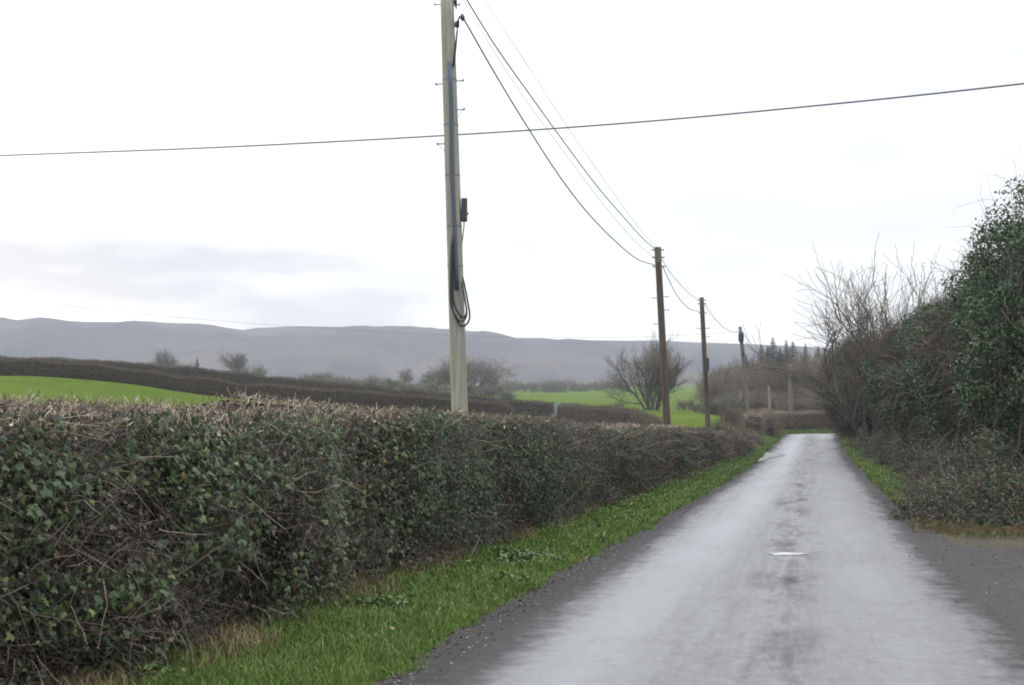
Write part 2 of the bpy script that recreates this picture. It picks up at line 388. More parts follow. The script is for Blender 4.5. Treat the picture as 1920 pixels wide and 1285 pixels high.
def blades(P, h, wd, rng=RNG, lean=.5):
    n = len(P); a = rng.uniform(0, 6.283, n); X = np.stack([np.cos(a), np.sin(a), 0 * a], 1); b_ = rng.uniform(0, 6.283, n)
    Ln = np.stack([np.cos(b_), np.sin(b_), 0 * b_], 1) * (rng.uniform(.1, 1, n) * lean * h)[:, None]; U = np.array([0, 0, 1.0]) * h[:, None]; w_ = X * wd[:, None]
    V = np.stack([P - w_, P + w_, P + U * .55 + Ln * .3 - w_ * .7, P + U * .55 + Ln * .3 + w_ * .7, P + U * (1 - .25 * lean) + Ln], 1)
    T = np.array([(0, 1, 3), (0, 3, 2), (2, 3, 4)])
    return V.reshape(-1, 3), (T[None] + (np.arange(n) * 5)[:, None, None]).reshape(-1, 3)

# ------------------------------------------------------------------ the lane's line and the lie of the land
def catmull(pts, n=12):
    P = np.array(pts, float); P = np.vstack([2 * P[0] - P[1], P, 2 * P[-1] - P[-2]]); o = []
    for i in range(1, len(P) - 2):
        for t in np.arange(n) / n:
            o.append(.5 * (2 * P[i] + (P[i + 1] - P[i - 1]) * t + (2 * P[i - 1] - 5 * P[i] + 4 * P[i + 1] - P[i + 2]) * t * t + (3 * P[i] - P[i - 1] - 3 * P[i + 1] + P[i + 2]) * t ** 3))
    o.append(P[-2]); return np.array(o)
LANE = catmull([(-5.6, -25), (-2.6, -11), (-.35, 0), (1.45, 8.5), (3.95, 20.5), (8.45, 41), (13.9, 66), (21.2, 99), (23.6, 109), (26.8, 116), (32, 121.5), (40, 125), (55, 128), (90, 131)], 14)
def road_z(d, x=None): return .85 * sstep(54, 112, np.asarray(d, float))
LT = np.gradient(LANE, axis=0); LT = LT / np.linalg.norm(LT, axis=1, keepdims=True); LN = np.stack([LT[:, 1], -LT[:, 0]], 1)   # right of travel
LS = np.concatenate([[0], np.cumsum(np.linalg.norm(np.diff(LANE, axis=0), axis=1))])
HW = 2.5
def lane_at(d):                                            # centre, right normal at depth d (before the bend)
    x = np.interp(d, LANE[:, 1], LANE[:, 0]); return x
def lane_dist(X, Y):
    X = np.atleast_1d(np.asarray(X, float)); Y = np.atleast_1d(np.asarray(Y, float)); best = np.full(X.shape, 1e9); sgn = np.zeros(X.shape); zz = np.zeros(X.shape)
    for i in range(len(LANE) - 1):
        a = LANE[i]; e = LANE[i + 1] - a; L2 = e @ e
        t = np.clip(((X - a[0]) * e[0] + (Y - a[1]) * e[1]) / L2, 0, 1); dx = X - a[0] - e[0] * t; dy = Y - a[1] - e[1] * t; q = np.hypot(dx, dy)
        m_ = q < best; best = np.where(m_, q, best); sgn = np.where(m_, np.sign(dx * e[1] - dy * e[0]), sgn); zz = np.where(m_, road_z(a[1] + e[1] * t), zz)
    return best, sgn, zz
CTRL = []
def c_(px, py, d): CTRL.append(tuple(at(px, py, d)))
def cz(px, z, d): p = at(px, HY, d); CTRL.append((p.x, d, z))
for px in (-250, 0, 240, 480): cz(px, .6, 18)
for px in (-300, 0): cz(px, 2.3, 50)
for px, y in ((-250, 703), (0, 705), (120, 709), (241, 720), (376, 739), (480, 751), (620, 761), (708, 767), (800, 772), (900, 776)): c_(px, y, 120)
cz(300, 1.6, 60); cz(620, 1.2, 60); cz(850, 1.0, 50); cz(850, 1.9, 90)
for px, z in ((-250, 8.3), (111, 7.9), (300, 7.0), (480, 5.9), (617, 4.9), (844, 3.75), (960, 3.0), (1048, 2.6)): cz(px, z, 165)
for px, d, z in ((1107, 130, 1.75), (1166, 110, 1.25), (1210, 96, .8), (1240, 86, .5), (1000, 60, .5), (1100, 45, .1), (1250, 50, .0)): cz(px, z, d)
c_(1222, 769, 150); c_(1172, 767, 170); c_(1361, 780, 140); c_(1314, 793, 95); c_(1250, 793, 100); c_(1340, 776, 165)
c_(1000, 739, 420); c_(1196, 734, 420); c_(1308, 737, 400); c_(1100, 762, 230); c_(1000, 756, 240); c_(1190, 766, 215); c_(1290, 768, 205)
for px, y, d in ((850, 735, 250), (600, 722, 420), (0, 712, 300), (330, 706, 300), (450, 712, 280), (750, 728, 400), (900, 733, 430), (1250, 732, 480), (1000, 734, 500)): c_(px, y, d)
for px in (-600, 0, 500, 1000, 1500, 2100): cz(px, 27, 900); cz(px, 30, 1500); cz(px, 30, 2500)
cz(1450, 2.6, 145); cz(1450, 4.2, 200); cz(1600, 3.2, 150); cz(1600, 5, 220); cz(1700, 3, 110); cz(1900, .7, 34); cz(1900, 2.0, 70); cz(1900, 5, 150); cz(2100, .5, 20); cz(2400, 1.5, 40); cz(1500, 12, 450); cz(1900, 13, 450)
for a in (35, 60, 90, 130, 180, 225, 270, 300, 328):
    for d, z in ((9, .0), (40, .3), (200, 3), (900, 20), (2500, 25)):
        CTRL.append((d * math.sin(math.radians(a)), d * math.cos(math.radians(a)), z))
for a in range(0, 360, 45): CTRL.append((4 * math.sin(math.radians(a)), 4 * math.cos(math.radians(a)), 0))
CTRL = np.array(CTRL)
def feat(X, Y):
    th = np.arctan2(X, Y); d = np.hypot(X, Y); return np.stack([4.2 * np.cos(th), 4.2 * np.sin(th), 1.1 * np.log(d + 12)], -1)
CF = feat(CTRL[:, 0], CTRL[:, 1])
A_ = np.linalg.norm(CF[:, None] - CF[None], axis=-1); n_ = len(CF)
K_ = np.block([[A_ + 1e-4 * np.eye(n_), np.ones((n_, 1))], [np.ones((1, n_)), np.zeros((1, 1))]])
W_ = np.linalg.solve(K_, np.concatenate([CTRL[:, 2], [0]]))
def ground_z(X, Y, drop=.07):
    X = np.atleast_1d(np.asarray(X, float)); Y = np.atleast_1d(np.asarray(Y, float)); o = np.empty(X.shape)
    for s in range(0, len(X), 4000):
        f = feat(X[s:s + 4000], Y[s:s + 4000]); o[s:s + 4000] = np.linalg.norm(f[:, None] - CF[None], axis=-1) @ W_[:-1] + W_[-1]
    q, sg, rz = lane_dist(X, Y); wgt = 1 - sstep(3.4, 8.0, q)
    return (1 - wgt) * o + wgt * (rz - drop)
def gz(x, y): return float(ground_z([x], [y])[0])

# ground: one sheet out past the hills
ang = np.concatenate([np.arange(-26, 26, .3), np.arange(26, 334, 4)]); dist = np.concatenate([[1.5], np.geomspace(3, 60, 60), np.geomspace(62, 480, 120), np.geomspace(500, 2420, 26)])
aa, dd = np.meshgrid(np.radians(ang), dist); X = (dd * np.sin(aa)).ravel(); Y = (dd * np.cos(aa)).ravel(); Z = ground_z(X, Y)
fld = sstep(25, 60, np.hypot(X, Y)) * (1 - sstep(300, 500, np.hypot(X, Y)))
Z = Z + fld * sstep(8, 12, lane_dist(X, Y)[0]) * (fbm(np.stack([X * .12, Y * .05, X * 0], 1), 3) - .5) * .25
V = np.vstack([np.stack([X, Y, Z], 1), [[0, 0, -.07]]]); na = len(ang); nd_ = len(dist)
i, j = np.meshgrid(np.arange(nd_ - 1), np.arange(na), indexing="ij"); j2 = (j + 1) % na
Q = np.stack([i * na + j, i * na + j2, (i + 1) * na + j2, (i + 1) * na + j], -1).reshape(-1, 4)
Tc = np.stack([np.full(na, len(V) - 1), (np.arange(na) + 1) % na, np.arange(na)], 1)
o = part("ground", V, [Q[:, ::-1], Tc[:, ::-1]], MT["field"], smooth=True, kind="structure")

# hills
RID = [(-700, 615), (-300, 600), (0, 603), (25, 605), (60, 601), (110, 605), (150, 608), (230, 608), (370, 611), (420, 619), (455, 623), (480, 619), (560, 615), (640, 617), (760, 617), (850, 621), (905, 628), (960, 637), (1015, 637), (1050, 640), (1150, 642), (1250, 643), (1420, 649), (1560, 656), (1920, 676), (2500, 690)]
rpx = np.linspace(-680, 2480, 260); rpy = np.interp(rpx, [r[0] for r in RID], [r[1] for r in RID])
prof = [(700, -.35), (900, .03), (1000, .20), (1100, .42), (1200, .62), (1300, .80), (1380, .92), (1450, .985), (1500, 1.0), (1560, .97), (1800, .6), (2250, -.2)]
V = []
for d, k in prof:
    for px, py in zip(rpx, rpy):
        ztop = zat(py, 1500); p = at(px, HY, d); nz = (fbm(np.array([px * .012, d * .006, 0]), 9, 4) - .5) * 30 * max(0, min(1, (1 - k) * 4)) * (k > 0)
        V.append((p.x, d + (0 if k == 1 else 0), 22 + (ztop - 22) * k + nz))
nr = len(rpx); i, j = np.meshgrid(np.arange(len(prof) - 1), np.arange(nr - 1), indexing="ij")
Q = np.stack([i * nr + j, i * nr + j + 1, (i + 1) * nr + j + 1, (i + 1) * nr + j], -1).reshape(-1, 4)
part("hills", np.array(V), Q, MT["moor"], smooth=True, kind="structure")

# road
us = np.linspace(-HW, 2.3, 25); V, UV = [], []
fine = np.concatenate([np.linspace(LS[k], LS[k + 1], 4)[:-1] for k in range(len(LS) - 1)] + [[LS[-1]]])
RX = np.interp(fine, LS, LANE[:, 0]); RY = np.interp(fine, LS, LANE[:, 1]); RNx = np.interp(fine, LS, LN[:, 0]); RNy = np.interp(fine, LS, LN[:, 1])
for k in range(len(fine)):
    zc = float(road_z(RY[k]))
    for u in us:
        rut = -.012 * (math.exp(-((u + .9) / .3) ** 2) + math.exp(-((u - .95) / .3) ** 2))
        V.append((RX[k] + RNx[k] * u, RY[k] + RNy[k] * u, zc + .03 * (1 - (u / HW) ** 2) + rut)); UV.append((u, fine[k]))
nu = len(us); i, j = np.meshgrid(np.arange(len(fine) - 1), np.arange(nu - 1), indexing="ij")
Q = np.stack([i * nu + j, i * nu + j + 1, (i + 1) * nu + j + 1, (i + 1) * nu + j], -1).reshape(-1, 4)
me = new_mesh("road", np.array(V), Q, MT["road"], True, np.array(UV)); o = link("road", me); o["kind"] = "structure"

# lane mouth on the right, flush with the road
V = []; UV2 = []; rows = np.linspace(-8, 21.2, 60); cols = np.linspace(0, 1, 34)
for y in rows:
    xc = lane_at(y) + 2.15
    for c in cols:
        q = c ** 1.3 * (20 if y < 17.2 else max(.6, 20 * (21.6 - y) / 4.4)); x = xc + q
        UV2.append((q, y)); V.append((x, y, -.006 - .03 * sstep(0, .5, q) + .05 * (fbm(np.array([x * .8, y * .8, 0]), 4) - .5) * sstep(.4, 1.5, q) + .02 * min(q, 9) * sstep(2, 5, q)))
nc = len(cols); i, j = np.meshgrid(np.arange(len(rows) - 1), np.arange(nc - 1), indexing="ij")
Q = np.stack([i * nc + j, i * nc + j + 1, (i + 1) * nc + j + 1, (i + 1) * nc + j], -1).reshape(-1, 4)
o = link("lane_mouth", new_mesh("lane_mouth", np.array(V), Q, MT["apron"], True, np.array(UV2))); o["kind"] = "structure"

# verges
def hedge_front(d): return -2.03 + .237 * (d - 11)
def verge_pt(side, s_i, t, width):
    pass
def strip(name, idx, inner, outer, prof_fn, m, seed, seg=12):
    """strip along lane samples idx; lateral signed offsets inner->outer from the crown"""
    V = []
    for k in idx:
        x0, y0, nx, ny = RX[k], RY[k], RNx[k], RNy[k]; a, b_ = inner(y0, fine[k]), outer(y0, fine[k]); zc = float(road_z(y0))
        for q in np.linspace(0, 1, seg):
            u = a + (b_ - a) * q; z = zc + prof_fn(q, y0) * (1 if name != "right_verge" else float(sstep(20.4, 26, y0))) - (0 if name != "right_verge" else .09 * (1 - float(sstep(20.4, 24, y0)))) + .07 * (fbm(np.array([fine[k] * 1.1, u * 1.6, seed]), seed) - .5) * min(1, q * 6)
            V.append((x0 + nx * u, y0 + ny * u, z))
    i, j = np.meshgrid(np.arange(len(idx) - 1), np.arange(seg - 1), indexing="ij")
    Q = np.stack([i * seg + j, i * seg + j + 1, (i + 1) * seg + j + 1, (i + 1) * seg + j], -1).reshape(-1, 4)
    o = part(name, np.array(V), Q, m, smooth=True, kind="structure"); return np.array(V).reshape(len(idx), seg, 3)
def rag(s, sd): return .13 * (fbm(np.array([s * .9, sd, 0]), sd, 4) - .5) * 2 + .10 * (fbm(np.array([s * 4.5, sd, 0]), sd + 3, 3) - .5) * 2
allk = list(range(len(fine)))
left_k = [k for k in allk if RY[k] > 1 and RX[k] < 60]
def l_in(y, s): return -(1.93 + .30 * float(1 - sstep(9, 30, y)) + rag(s, 11))
def l_out(y, s): return -(4.7 - 1.2 * float(sstep(20, 70, y)))
def l_prof(q, y): return -.03 + .09 * float(sstep(0, .10, q)) + .16 * float(sstep(.1, .8, q)) * (.12 + 1.6 * float(sstep(22, 60, y)))
VL = strip("left_verge", left_k, l_in, l_out, l_prof, MT["turf"], 21)
right_k = [k for k in allk if RY[k] > 20.4 and fine[k] < LS[-1] - 20]
def r_in(y, s): return 1.95 + rag(s, 12) + .25 * float(1 - sstep(21, 26, y))
def r_out(y, s): return 2.6 + 2.6 * float(sstep(20.4, 27, y))
def r_prof(q, y): return -.03 + .10 * float(sstep(0, .15, q)) + .35 * float(sstep(.25, 1, q))
VR = strip("right_verge", right_k, r_in, r_out, r_prof, MT["turf"], 22)
# bank of leaf mould that closes the lane mouth, under the thicket
V = []; nb = 80; mb = 16
for a in np.linspace(0, 1, nb):
    x0 = 6.05 + 17.5 * a; y0 = 20.6 - 2.7 * a + 1.0 * (fbm(np.array([a * 9, 0, 3]), 5) - .5)
    for q in np.linspace(0, 1, mb):
        xx, yy = x0 + 1.2 * q * 3, y0 + q * 7
        V.append((xx, yy, -.05 + .10 * float(sstep(0, .06, q)) + .75 * q * float(sstep(0, .15, a)) + .22 * (fbm(np.array([xx * 1.1, yy * 1.1, 0]), 8) - .5) * min(1, q * 8)))
i, j = np.meshgrid(np.arange(nb - 1), np.arange(mb - 1), indexing="ij")
Q = np.stack([i * mb + j, (i + 1) * mb + j, (i + 1) * mb + j + 1, i * mb + j + 1], -1).reshape(-1, 4)
part("leaf_mould_bank", np.array(V), Q, MT["leafmould"], smooth=True, kind="structure"); BANK = np.array(V).reshape(nb, mb, 3)

def on_strip(Vs, n, qa, qb, ya, yb, power=1.0, rng=RNG):
    """points on a strip; q share across, depth weighting by 1/d"""
    dcol = Vs[:, 0, 1]; ok = np.where((dcol >= ya) & (dcol <= yb))[0]; seglen = np.abs(np.gradient(LS_of(Vs)))[ok]; p = seglen * 1 / np.maximum(dcol[ok], 3) ** power; p /= p.sum()
    r = rng.choice(ok, n, p=p); r = np.minimum(r, len(Vs) - 2); fr = rng.uniform(0, 1, n); q = (qa + (qb - qa) * rng.uniform(0, 1, n)) * (Vs.shape[1] - 1); c = np.minimum(q.astype(int), Vs.shape[1] - 2); fq = q - c
    P = (Vs[r, c] * (1 - fq)[:, None] + Vs[r, c + 1] * fq[:, None]) * (1 - fr)[:, None] + (Vs[r + 1, c] * (1 - fq)[:, None] + Vs[r + 1, c + 1] * fq[:, None]) * fr[:, None]
    return P, (q / (Vs.shape[1] - 1))
def LS_of(Vs): return np.concatenate([[0], np.cumsum(np.linalg.norm(np.diff(Vs[:, 0], axis=0), axis=1))])
def LTX(k): return RNy[k] * -.0 - (-.23)
def mass(name, V, Fc, m):
    return part(name, V, Fc, m, kind="stuff")
P, q = on_strip(VL, 130000, .0, .80, 5, 128, 1.25)
den = fbm(P * np.array([1.3, 1.3, 0]) + np.array([0, 0, 2.0]), 31); bare = fbm(P * np.array([2.4, 2.4, 0]) + 4, 37); keep = (den + np.clip(q, 0, .12) * 2.5 > .42) & (bare > .30 + .05 * RNG.normal(size=len(P))) & (RNG.uniform(size=len(P)) > np.clip(q - .55, 0, 1) * 3.0); P = P[keep]
d = P[:, 1]; h = RNG.uniform(.03, .095, len(P)) * (1 + d * .012) * (.45 + 1.1 * fbm(P * np.array([1.9, 1.9, 0]) + 7, 36)); V, T = blades(P, h, np.maximum(.0028, d * .00042), lean=.8)
mass("verge_grass", V, T, MT["grass"])
P, q = on_strip(VR, 30000, .03, .62, 21.5, 118, .9)
keep = (fbm(P * np.array([.9, .9, 0]), 33) > .34) & (RNG.uniform(size=len(P)) < sstep(21.5, 27, P[:, 1])); P = P[keep]
d = P[:, 1]; h = RNG.uniform(.06, .16, len(P)) * (1 + d * .004); V, T = blades(P, h, np.maximum(.004, d * .00042), lean=.8)
mass("right_verge_grass", V, T, MT["grass"])
P, q = on_strip(VL, 30000, .40, .80, 5, 80, 1.2)
pat = fbm(P * np.array([.8, .8, 0]), 35); sel = np.exp(-((P[:, 1] - 10.0) / 1.5) ** 2) + np.exp(-((P[:, 1] - 20.5) / 4.0) ** 2); keep = RNG.uniform(size=len(P)) < sstep(.40, .62, pat) * np.clip(sel * 1.1 + .28, 0, 1) * sstep(.40, .60, q + (pat - .5) * .4) + .02; P = P[keep]
d = P[:, 1]; h = RNG.uniform(.06, .24, len(P)); V, T = blades(P, h, np.maximum(.0026, d * .00036), lean=1.1)
mass("dead_grass", V, T, MT["straw"])
n = 5200; xx = RNG.uniform(5.9, 13, n); yy = 20.55 - .155 * (xx - 6) + RNG.normal(size=n) * .38; zz = np.where(yy > 20.6 - .155 * (xx - 6), .06 + .1 * (yy - 20.6 + .155 * (xx - 6)), .0)
kk = fbm(np.stack([xx * 1.4, yy * 1.4, xx * 0], 1), 39) > .42; P = np.stack([xx, yy, zz], 1)[kk]; V, T = blades(P, RNG.uniform(.03, .11, len(P)), np.full(len(P), .006), lean=1.0); mass("bank_foot_grass", V, T, MT["moss"])
P, q = on_strip(VL, 26000, .06, .75, 6, 60, 1.3); kk = fbm(P * np.array([1.7, 1.7, 0]) + 9, 38) > .64; P = P[kk]; P[:, 2] += RNG.uniform(.02, .09, len(P)); Nn = rdir(len(P)) * .7; Nn[:, 2] = np.abs(Nn[:, 2]) + .5
V, T = leaves(P, Nn, RNG.uniform(.03, .075, len(P)) * (1 + P[:, 1] * .006)); mass("verge_weeds", V, T, MT["weed"])
# litter along the road edges and on the bank
P, q = on_strip(VL, 500, .0, .22, 7, 60, .8); P[:, 2] += .02
idx = RNG.integers(0, nb - 1, 4200), (RNG.beta(1, 2.2, 4200) * (mb - 1)).astype(int)
PB = BANK[idx] + RNG.normal(size=(4200, 3)) * np.array([.14, .2, .02]) + np.array([0, 0, .03])
PA = np.stack([RNG.uniform(5.5, 12, 420), RNG.uniform(12, 20.6, 420), np.full(420, .03)], 1)[:150]
PA = PA[PA[:, 0] > lane_at(PA[:, 1]) + 2.2 + RNG.exponential(.3, len(PA))]
P = np.concatenate([P, PB, PA]); Nn = rdir(len(P)); Nn[:, 2] = np.abs(Nn[:, 2]) + .8
V, T = leaves(P, Nn, RNG.uniform(.025, .06, len(P))); mass("leaf_litter", V, T, MT["litter"])

n = 5200; k = RNG.integers(0, len(left_k), n); k = np.array(left_k)[k]; k = k[(RY[k] > 6) & (RY[k] < 45)]; n = len(k); u = -(1.62 + (.36 + .28 * (1 - sstep(9, 30, RY[k]))) * RNG.beta(2.2, 1.2, n)); fr = RNG.uniform(-.6, .6, n)
P = np.stack([RX[k] + RNx[k] * u + LTX(k) * fr, RY[k] + RNy[k] * u + fr, road_z(RY[k]) + .012 + 0 * u], 1)
n2_ = 2600; xx = RNG.uniform(3, 12, n2_); yy = RNG.uniform(9, 20.6, n2_); kk = xx > lane_at(yy) + 1.55 + RNG.exponential(.45, n2_); P2 = np.stack([xx[kk], yy[kk], np.full(kk.sum(), .03)], 1)
P = np.concatenate([P, P2]); n = len(P); st = np.array([(1, 0, 0), (-1, 0, 0), (0, 1, 0), (0, -1, 0), (0, 0, 1), (0, 0, -.6)]); sf = np.array([(0, 2, 4), (2, 1, 4), (1, 3, 4), (3, 0, 4), (2, 0, 5), (1, 2, 5), (3, 1, 5), (0, 3, 5)])
V = P[:, None] + st[None] * RNG.uniform(.004, .016, (n, 1, 1)) * RNG.uniform(.6, 1.4, (n, 6, 1)); mass("gravel", V, (sf[None] + (np.arange(n) * 6)[:, None, None]).reshape(-1, 3), MT["grit"])
n = 4200; k = np.array(left_k)[RNG.integers(0, len(left_k), n)]; k = k[(RY[k] > 6) & (RY[k] < 60)]; n = len(k); u = -(1.78 + .30 * RNG.beta(2.5, 1.5, n) + .28 * (1 - sstep(9, 30, RY[k]))); P = np.stack([RX[k] + RNx[k] * u, RY[k] + RNy[k] * u + RNG.uniform(-.6, .6, n), road_z(RY[k]) + .02 + .05 * sstep(1.93, 2.08, -u)], 1)
P[:, 0] += (P[:, 1] - RY[k]) * .23; Nn = rdir(n); Nn[:, 2] = np.abs(Nn[:, 2]) + .6; V, T = leaves(P, Nn, RNG.uniform(.012, .04, n)); mass("edge_crumbs", V, T, MT["crumb"])

def bw(m): m.set(Base_Color=(.03, .03, .03, 1), Roughness=.36, Specular_IOR_Level=.7)
MT["water"] = mat("puddle water", bw)
for (dc, uc, ln, wd) in ((66.5, -1.72, 4.2, .62), (61.5, -1.85, 2.2, .26), (71, .4, .8, .45)):
    V = []
    for k in range(28):
        a = k / 28 * 6.283; rr0 = 1 + .22 * math.sin(3 * a + dc) + .12 * math.sin(7 * a + uc); yy = dc + ln * math.cos(a) * rr0; uu = uc + wd * math.sin(a) * rr0; V.append((lane_at(yy) + uu, yy - .2 * uu, 0))
    V = np.array(V); V[:, 2] = road_z(V[:, 1]) + .034; V = np.vstack([V, V.mean(0)]); V[-1, 2] = road_z(V[-1, 1]) + .036
    part("puddle", V, np.array([((k + 1) % 28, k, 28) for k in range(28)]), MT["water"], kind="structure")

# worn white paint mark across the crown of the road
md = 17.0; xm = xat(1470, md); V = []
ring = 22
for k in range(ring):
    a = k / ring * 6.283; rx = .225 * (1 + .18 * math.sin(3 * a + 1) + .1 * math.sin(7 * a)); ry = .20 * (1 + .2 * math.sin(2 * a + .5) + .14 * math.sin(5 * a)); V.append((xm + rx * math.cos(a) * 1.0, md + ry * math.sin(a), .036))
V.append((xm, md, .037)); T = np.array([(ring, k, (k + 1) % ring) for k in range(ring)])
part("paint_mark", np.array(V), T, MT["mark"], kind="structure")

# ------------------------------------------------------------------ roadside hedge on the left
HD = np.array([3, 9.4, 12.3, 17.8, 22.9, 30.4, 36.9, 49, 56, 61.4, 66, 68.6]); HH = np.array([1.62, 1.62, 1.64, 1.62, 1.52, 1.41, 1.34, 1.22, 1.02, .80, .66, .4])
NR = np.array([1, -.237]) / 1.0277
def HP(d, n, z):
    d = np.asarray(d, float); zb = road_z(d) + .02 + .12 * sstep(22, 50, d)
    return np.stack([hedge_front(d) + NR[0] * n, d + NR[1] * n, zb + z], -1)
def hh(d): return np.interp(d, HD, HH) + .09 * (fbm(np.stack([d * .7, d * 0, d * 0], -1), 41) - .5) * 2 + .07
def bulge(d, z): return .36 * (fbm(np.stack([d * .7, z * .9, d * 0], -1), 42, 3) - .5) * 2 - .14 * np.clip(z / 1.8, 0, 1) ** 2 + .30 - .14 * sstep(20, 40, d)
root = thing("roadside_hedge", "long trimmed roadside hedge with ivy running beside the left verge", "hedge", (hedge_front(30) - .6, 30, 0))
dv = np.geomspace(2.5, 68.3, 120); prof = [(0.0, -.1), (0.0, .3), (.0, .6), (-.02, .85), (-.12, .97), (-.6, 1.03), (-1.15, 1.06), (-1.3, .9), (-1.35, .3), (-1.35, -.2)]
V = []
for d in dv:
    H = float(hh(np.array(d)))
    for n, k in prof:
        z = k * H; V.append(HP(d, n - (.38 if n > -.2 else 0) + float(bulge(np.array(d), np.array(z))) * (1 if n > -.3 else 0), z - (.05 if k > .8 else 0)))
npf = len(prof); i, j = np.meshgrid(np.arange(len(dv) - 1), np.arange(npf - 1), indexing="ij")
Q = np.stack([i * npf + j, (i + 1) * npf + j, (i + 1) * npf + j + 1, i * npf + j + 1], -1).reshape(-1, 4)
part("infill", np.array(V), [Q, np.array([[(len(dv) - 1) * npf + k for k in range(npf)], list(range(npf))[::-1]])], MT["shade_core"], root)  # solid body behind the twigs, with interior shade painted into its colour
def topclamp(V):
    back = np.clip(-((V[:, 0] - hedge_front(V[:, 1])) * NR[0]), 0, 1.2); lim = road_z(V[:, 1]) + .02 + hh(V[:, 1]) + .05 + back * .1; V[:, 2] = np.where(V[:, 2] > lim, lim - (V[:, 2] - lim) * .25, V[:, 2]); return V
def sdep(n, a=5.0, b_=68.5): return a * (b_ / a) ** RNG.uniform(0, 1, n)
def end_round(d): return sstep(68.8, 65, d)
# twigs
def hole(d, z): return fbm(np.stack([d * 1.3, z * 2.4, d * 0 + 5], -1), 47, 3)
n = 46000; d = sdep(n); z = RNG.beta(1.15, 1.0, n) * hh(d); k = RNG.uniform(size=n) < sstep(.40, .60, hole(d, z) + .17 * z - .05) * .9 + .10; d, z = d[k], z[k]; n = len(d); dep = RNG.uniform(-.40, .06, n)
P0 = HP(d, bulge(d, z) + dep - .12 * (1 - end_round(d)) * 6, z)
D = rdir(n) * np.array([.9, .9, 1]) + np.array([NR[0] * .35, NR[1] * .35, .25]); D = unit(D)
L = RNG.uniform(.08, .36, n) * np.clip(.8 + d * .006, .8, 1.2); top = z + D[:, 2] * L > hh(d) + .04; D[top, 2] *= .2
R = np.maximum(RNG.uniform(.0016, .0045, n), d * .00019)
V, Q = twigs(P0, D, L, R, .6, 5); part("twigs", topclamp(V), Q, MT["twig"], root, kind="stuff")
# browner, denser short twigs on the farther length, where the ivy thins out
n = 19000; d = sdep(n, 15, 68.5); z = RNG.beta(1.2, 1.0, n) * hh(d); P0 = HP(d, bulge(d, z) + RNG.uniform(-.2, .05, n), z)
D = unit(rdir(n) + np.array([NR[0] * .5, NR[1] * .5, .5])); L = RNG.uniform(.08, .26, n); top = z + D[:, 2] * L > hh(d) + .05; D[top, 2] = .1
V, Q = twigs(P0, D, L, np.maximum(.0028, d * .00022), .3, 3); part("outer_twigs", V, Q, MT["twig_dark"], root, kind="stuff")
# ivy and bramble leaves
def patch(px, py, rx, ry):        # patch centre on the hedge face seen at a given spot of the photograph -> (d, z, rd, rz)
    best = min(np.linspace(6, 60, 400), key=lambda q_: abs(CX + (hedge_front(q_) / q_) * F - px)); return best, zat(py, best) - .02, rx * best / F * 3.2, ry * best / F
PT = [patch(*q_) for q_ in ((20, 880, 60, 130), (590, 880, 70, 150), (800, 880, 70, 130), (640, 1000, 50, 120), (520, 800, 120, 50), (250, 850, 120, 70), (1000, 880, 60, 90), (1190, 860, 30, 60), (120, 1110, 90, 70), (330, 1010, 60, 60), (760, 800, 80, 40), (400, 890, 80, 60), (1100, 850, 40, 50), (930, 830, 50, 50), (1120, 830, 55, 40), (1180, 880, 40, 60), (1040, 900, 40, 60), (1260, 850, 30, 40), (870, 960, 40, 60))]
def ivyness(d, z):
    v = 0 * d
    for a, b_, c, e in PT: v = np.maximum(v, np.exp(-(((d - a) / c) ** 2 + ((z - b_) / e) ** 2)))
    nz = fbm(np.stack([d * 1.1, z * 2.2, d * 0], -1), 43, 4)
    return v * 1.0 + (nz - .5) * 1.6 + .12 * np.clip(z / 1.8, 0, 1) + .14 * sstep(14, 24, d)
def ivy_pts(n, a, b_, thr):
    d = sdep(n, a, b_); z = RNG.beta(1.25, 1.0, n) * hh(d); k = RNG.uniform(size=n) < sstep(thr, thr + .45, ivyness(d, z)); d, z = d[k], z[k]
    return d, z
LN3 = np.array([NR[0], NR[1], .35])
d, z = ivy_pts(74000, 5, 68, .22); n = len(d); P = HP(d, bulge(d, z) + RNG.uniform(-.22, .10, n), z); sz = .018 + .05 * RNG.beta(1.3, 2.2, n) * np.clip(.9 + d * .008, 1, 1.4)
near = d < 20; V, T = leaves(P[near], rdir(near.sum()) * .75 + LN3, sz[near], IVY_T, IVY_F, down=.8); V2, T2 = leaves(P[~near], rdir((~near).sum()) * .75 + LN3, sz[~near] * 1.1, down=.6)
V, T = join([(V, T), (V2, T2)]); part("ivy_foliage", V, T, MT["ivy"], root, kind="stuff")
d, z = ivy_pts(38000, 14, 64, .12); n = len(d); P = HP(d, bulge(d, z) + RNG.uniform(-.06, .14, n), z); V, T = leaves(P, rdir(n) * .7 + LN3, RNG.uniform(.026, .055, n) * np.clip(.8 + d * .011, 1, 1.5), down=.6); part("ivy_foliage", V, T, MT["ivy_far"], root, kind="stuff")
n = 30000; d = sdep(n); z = RNG.beta(1.0, 1.1, n) * hh(d); k = RNG.uniform(size=n) < sstep(.34, .54, hole(d, z) + .16 * z) * .9 + .1; d, z = d[k], z[k]; n = len(d); P = HP(d, bulge(d, z) + RNG.uniform(-.18, .06, n), z)
V, T = leaves(P, rdir(n) * .8 + LN3, RNG.uniform(.025, .06, n) * (1 + d * .006)); part("bramble_foliage", V, T, MT["bramble"], root, kind="stuff")
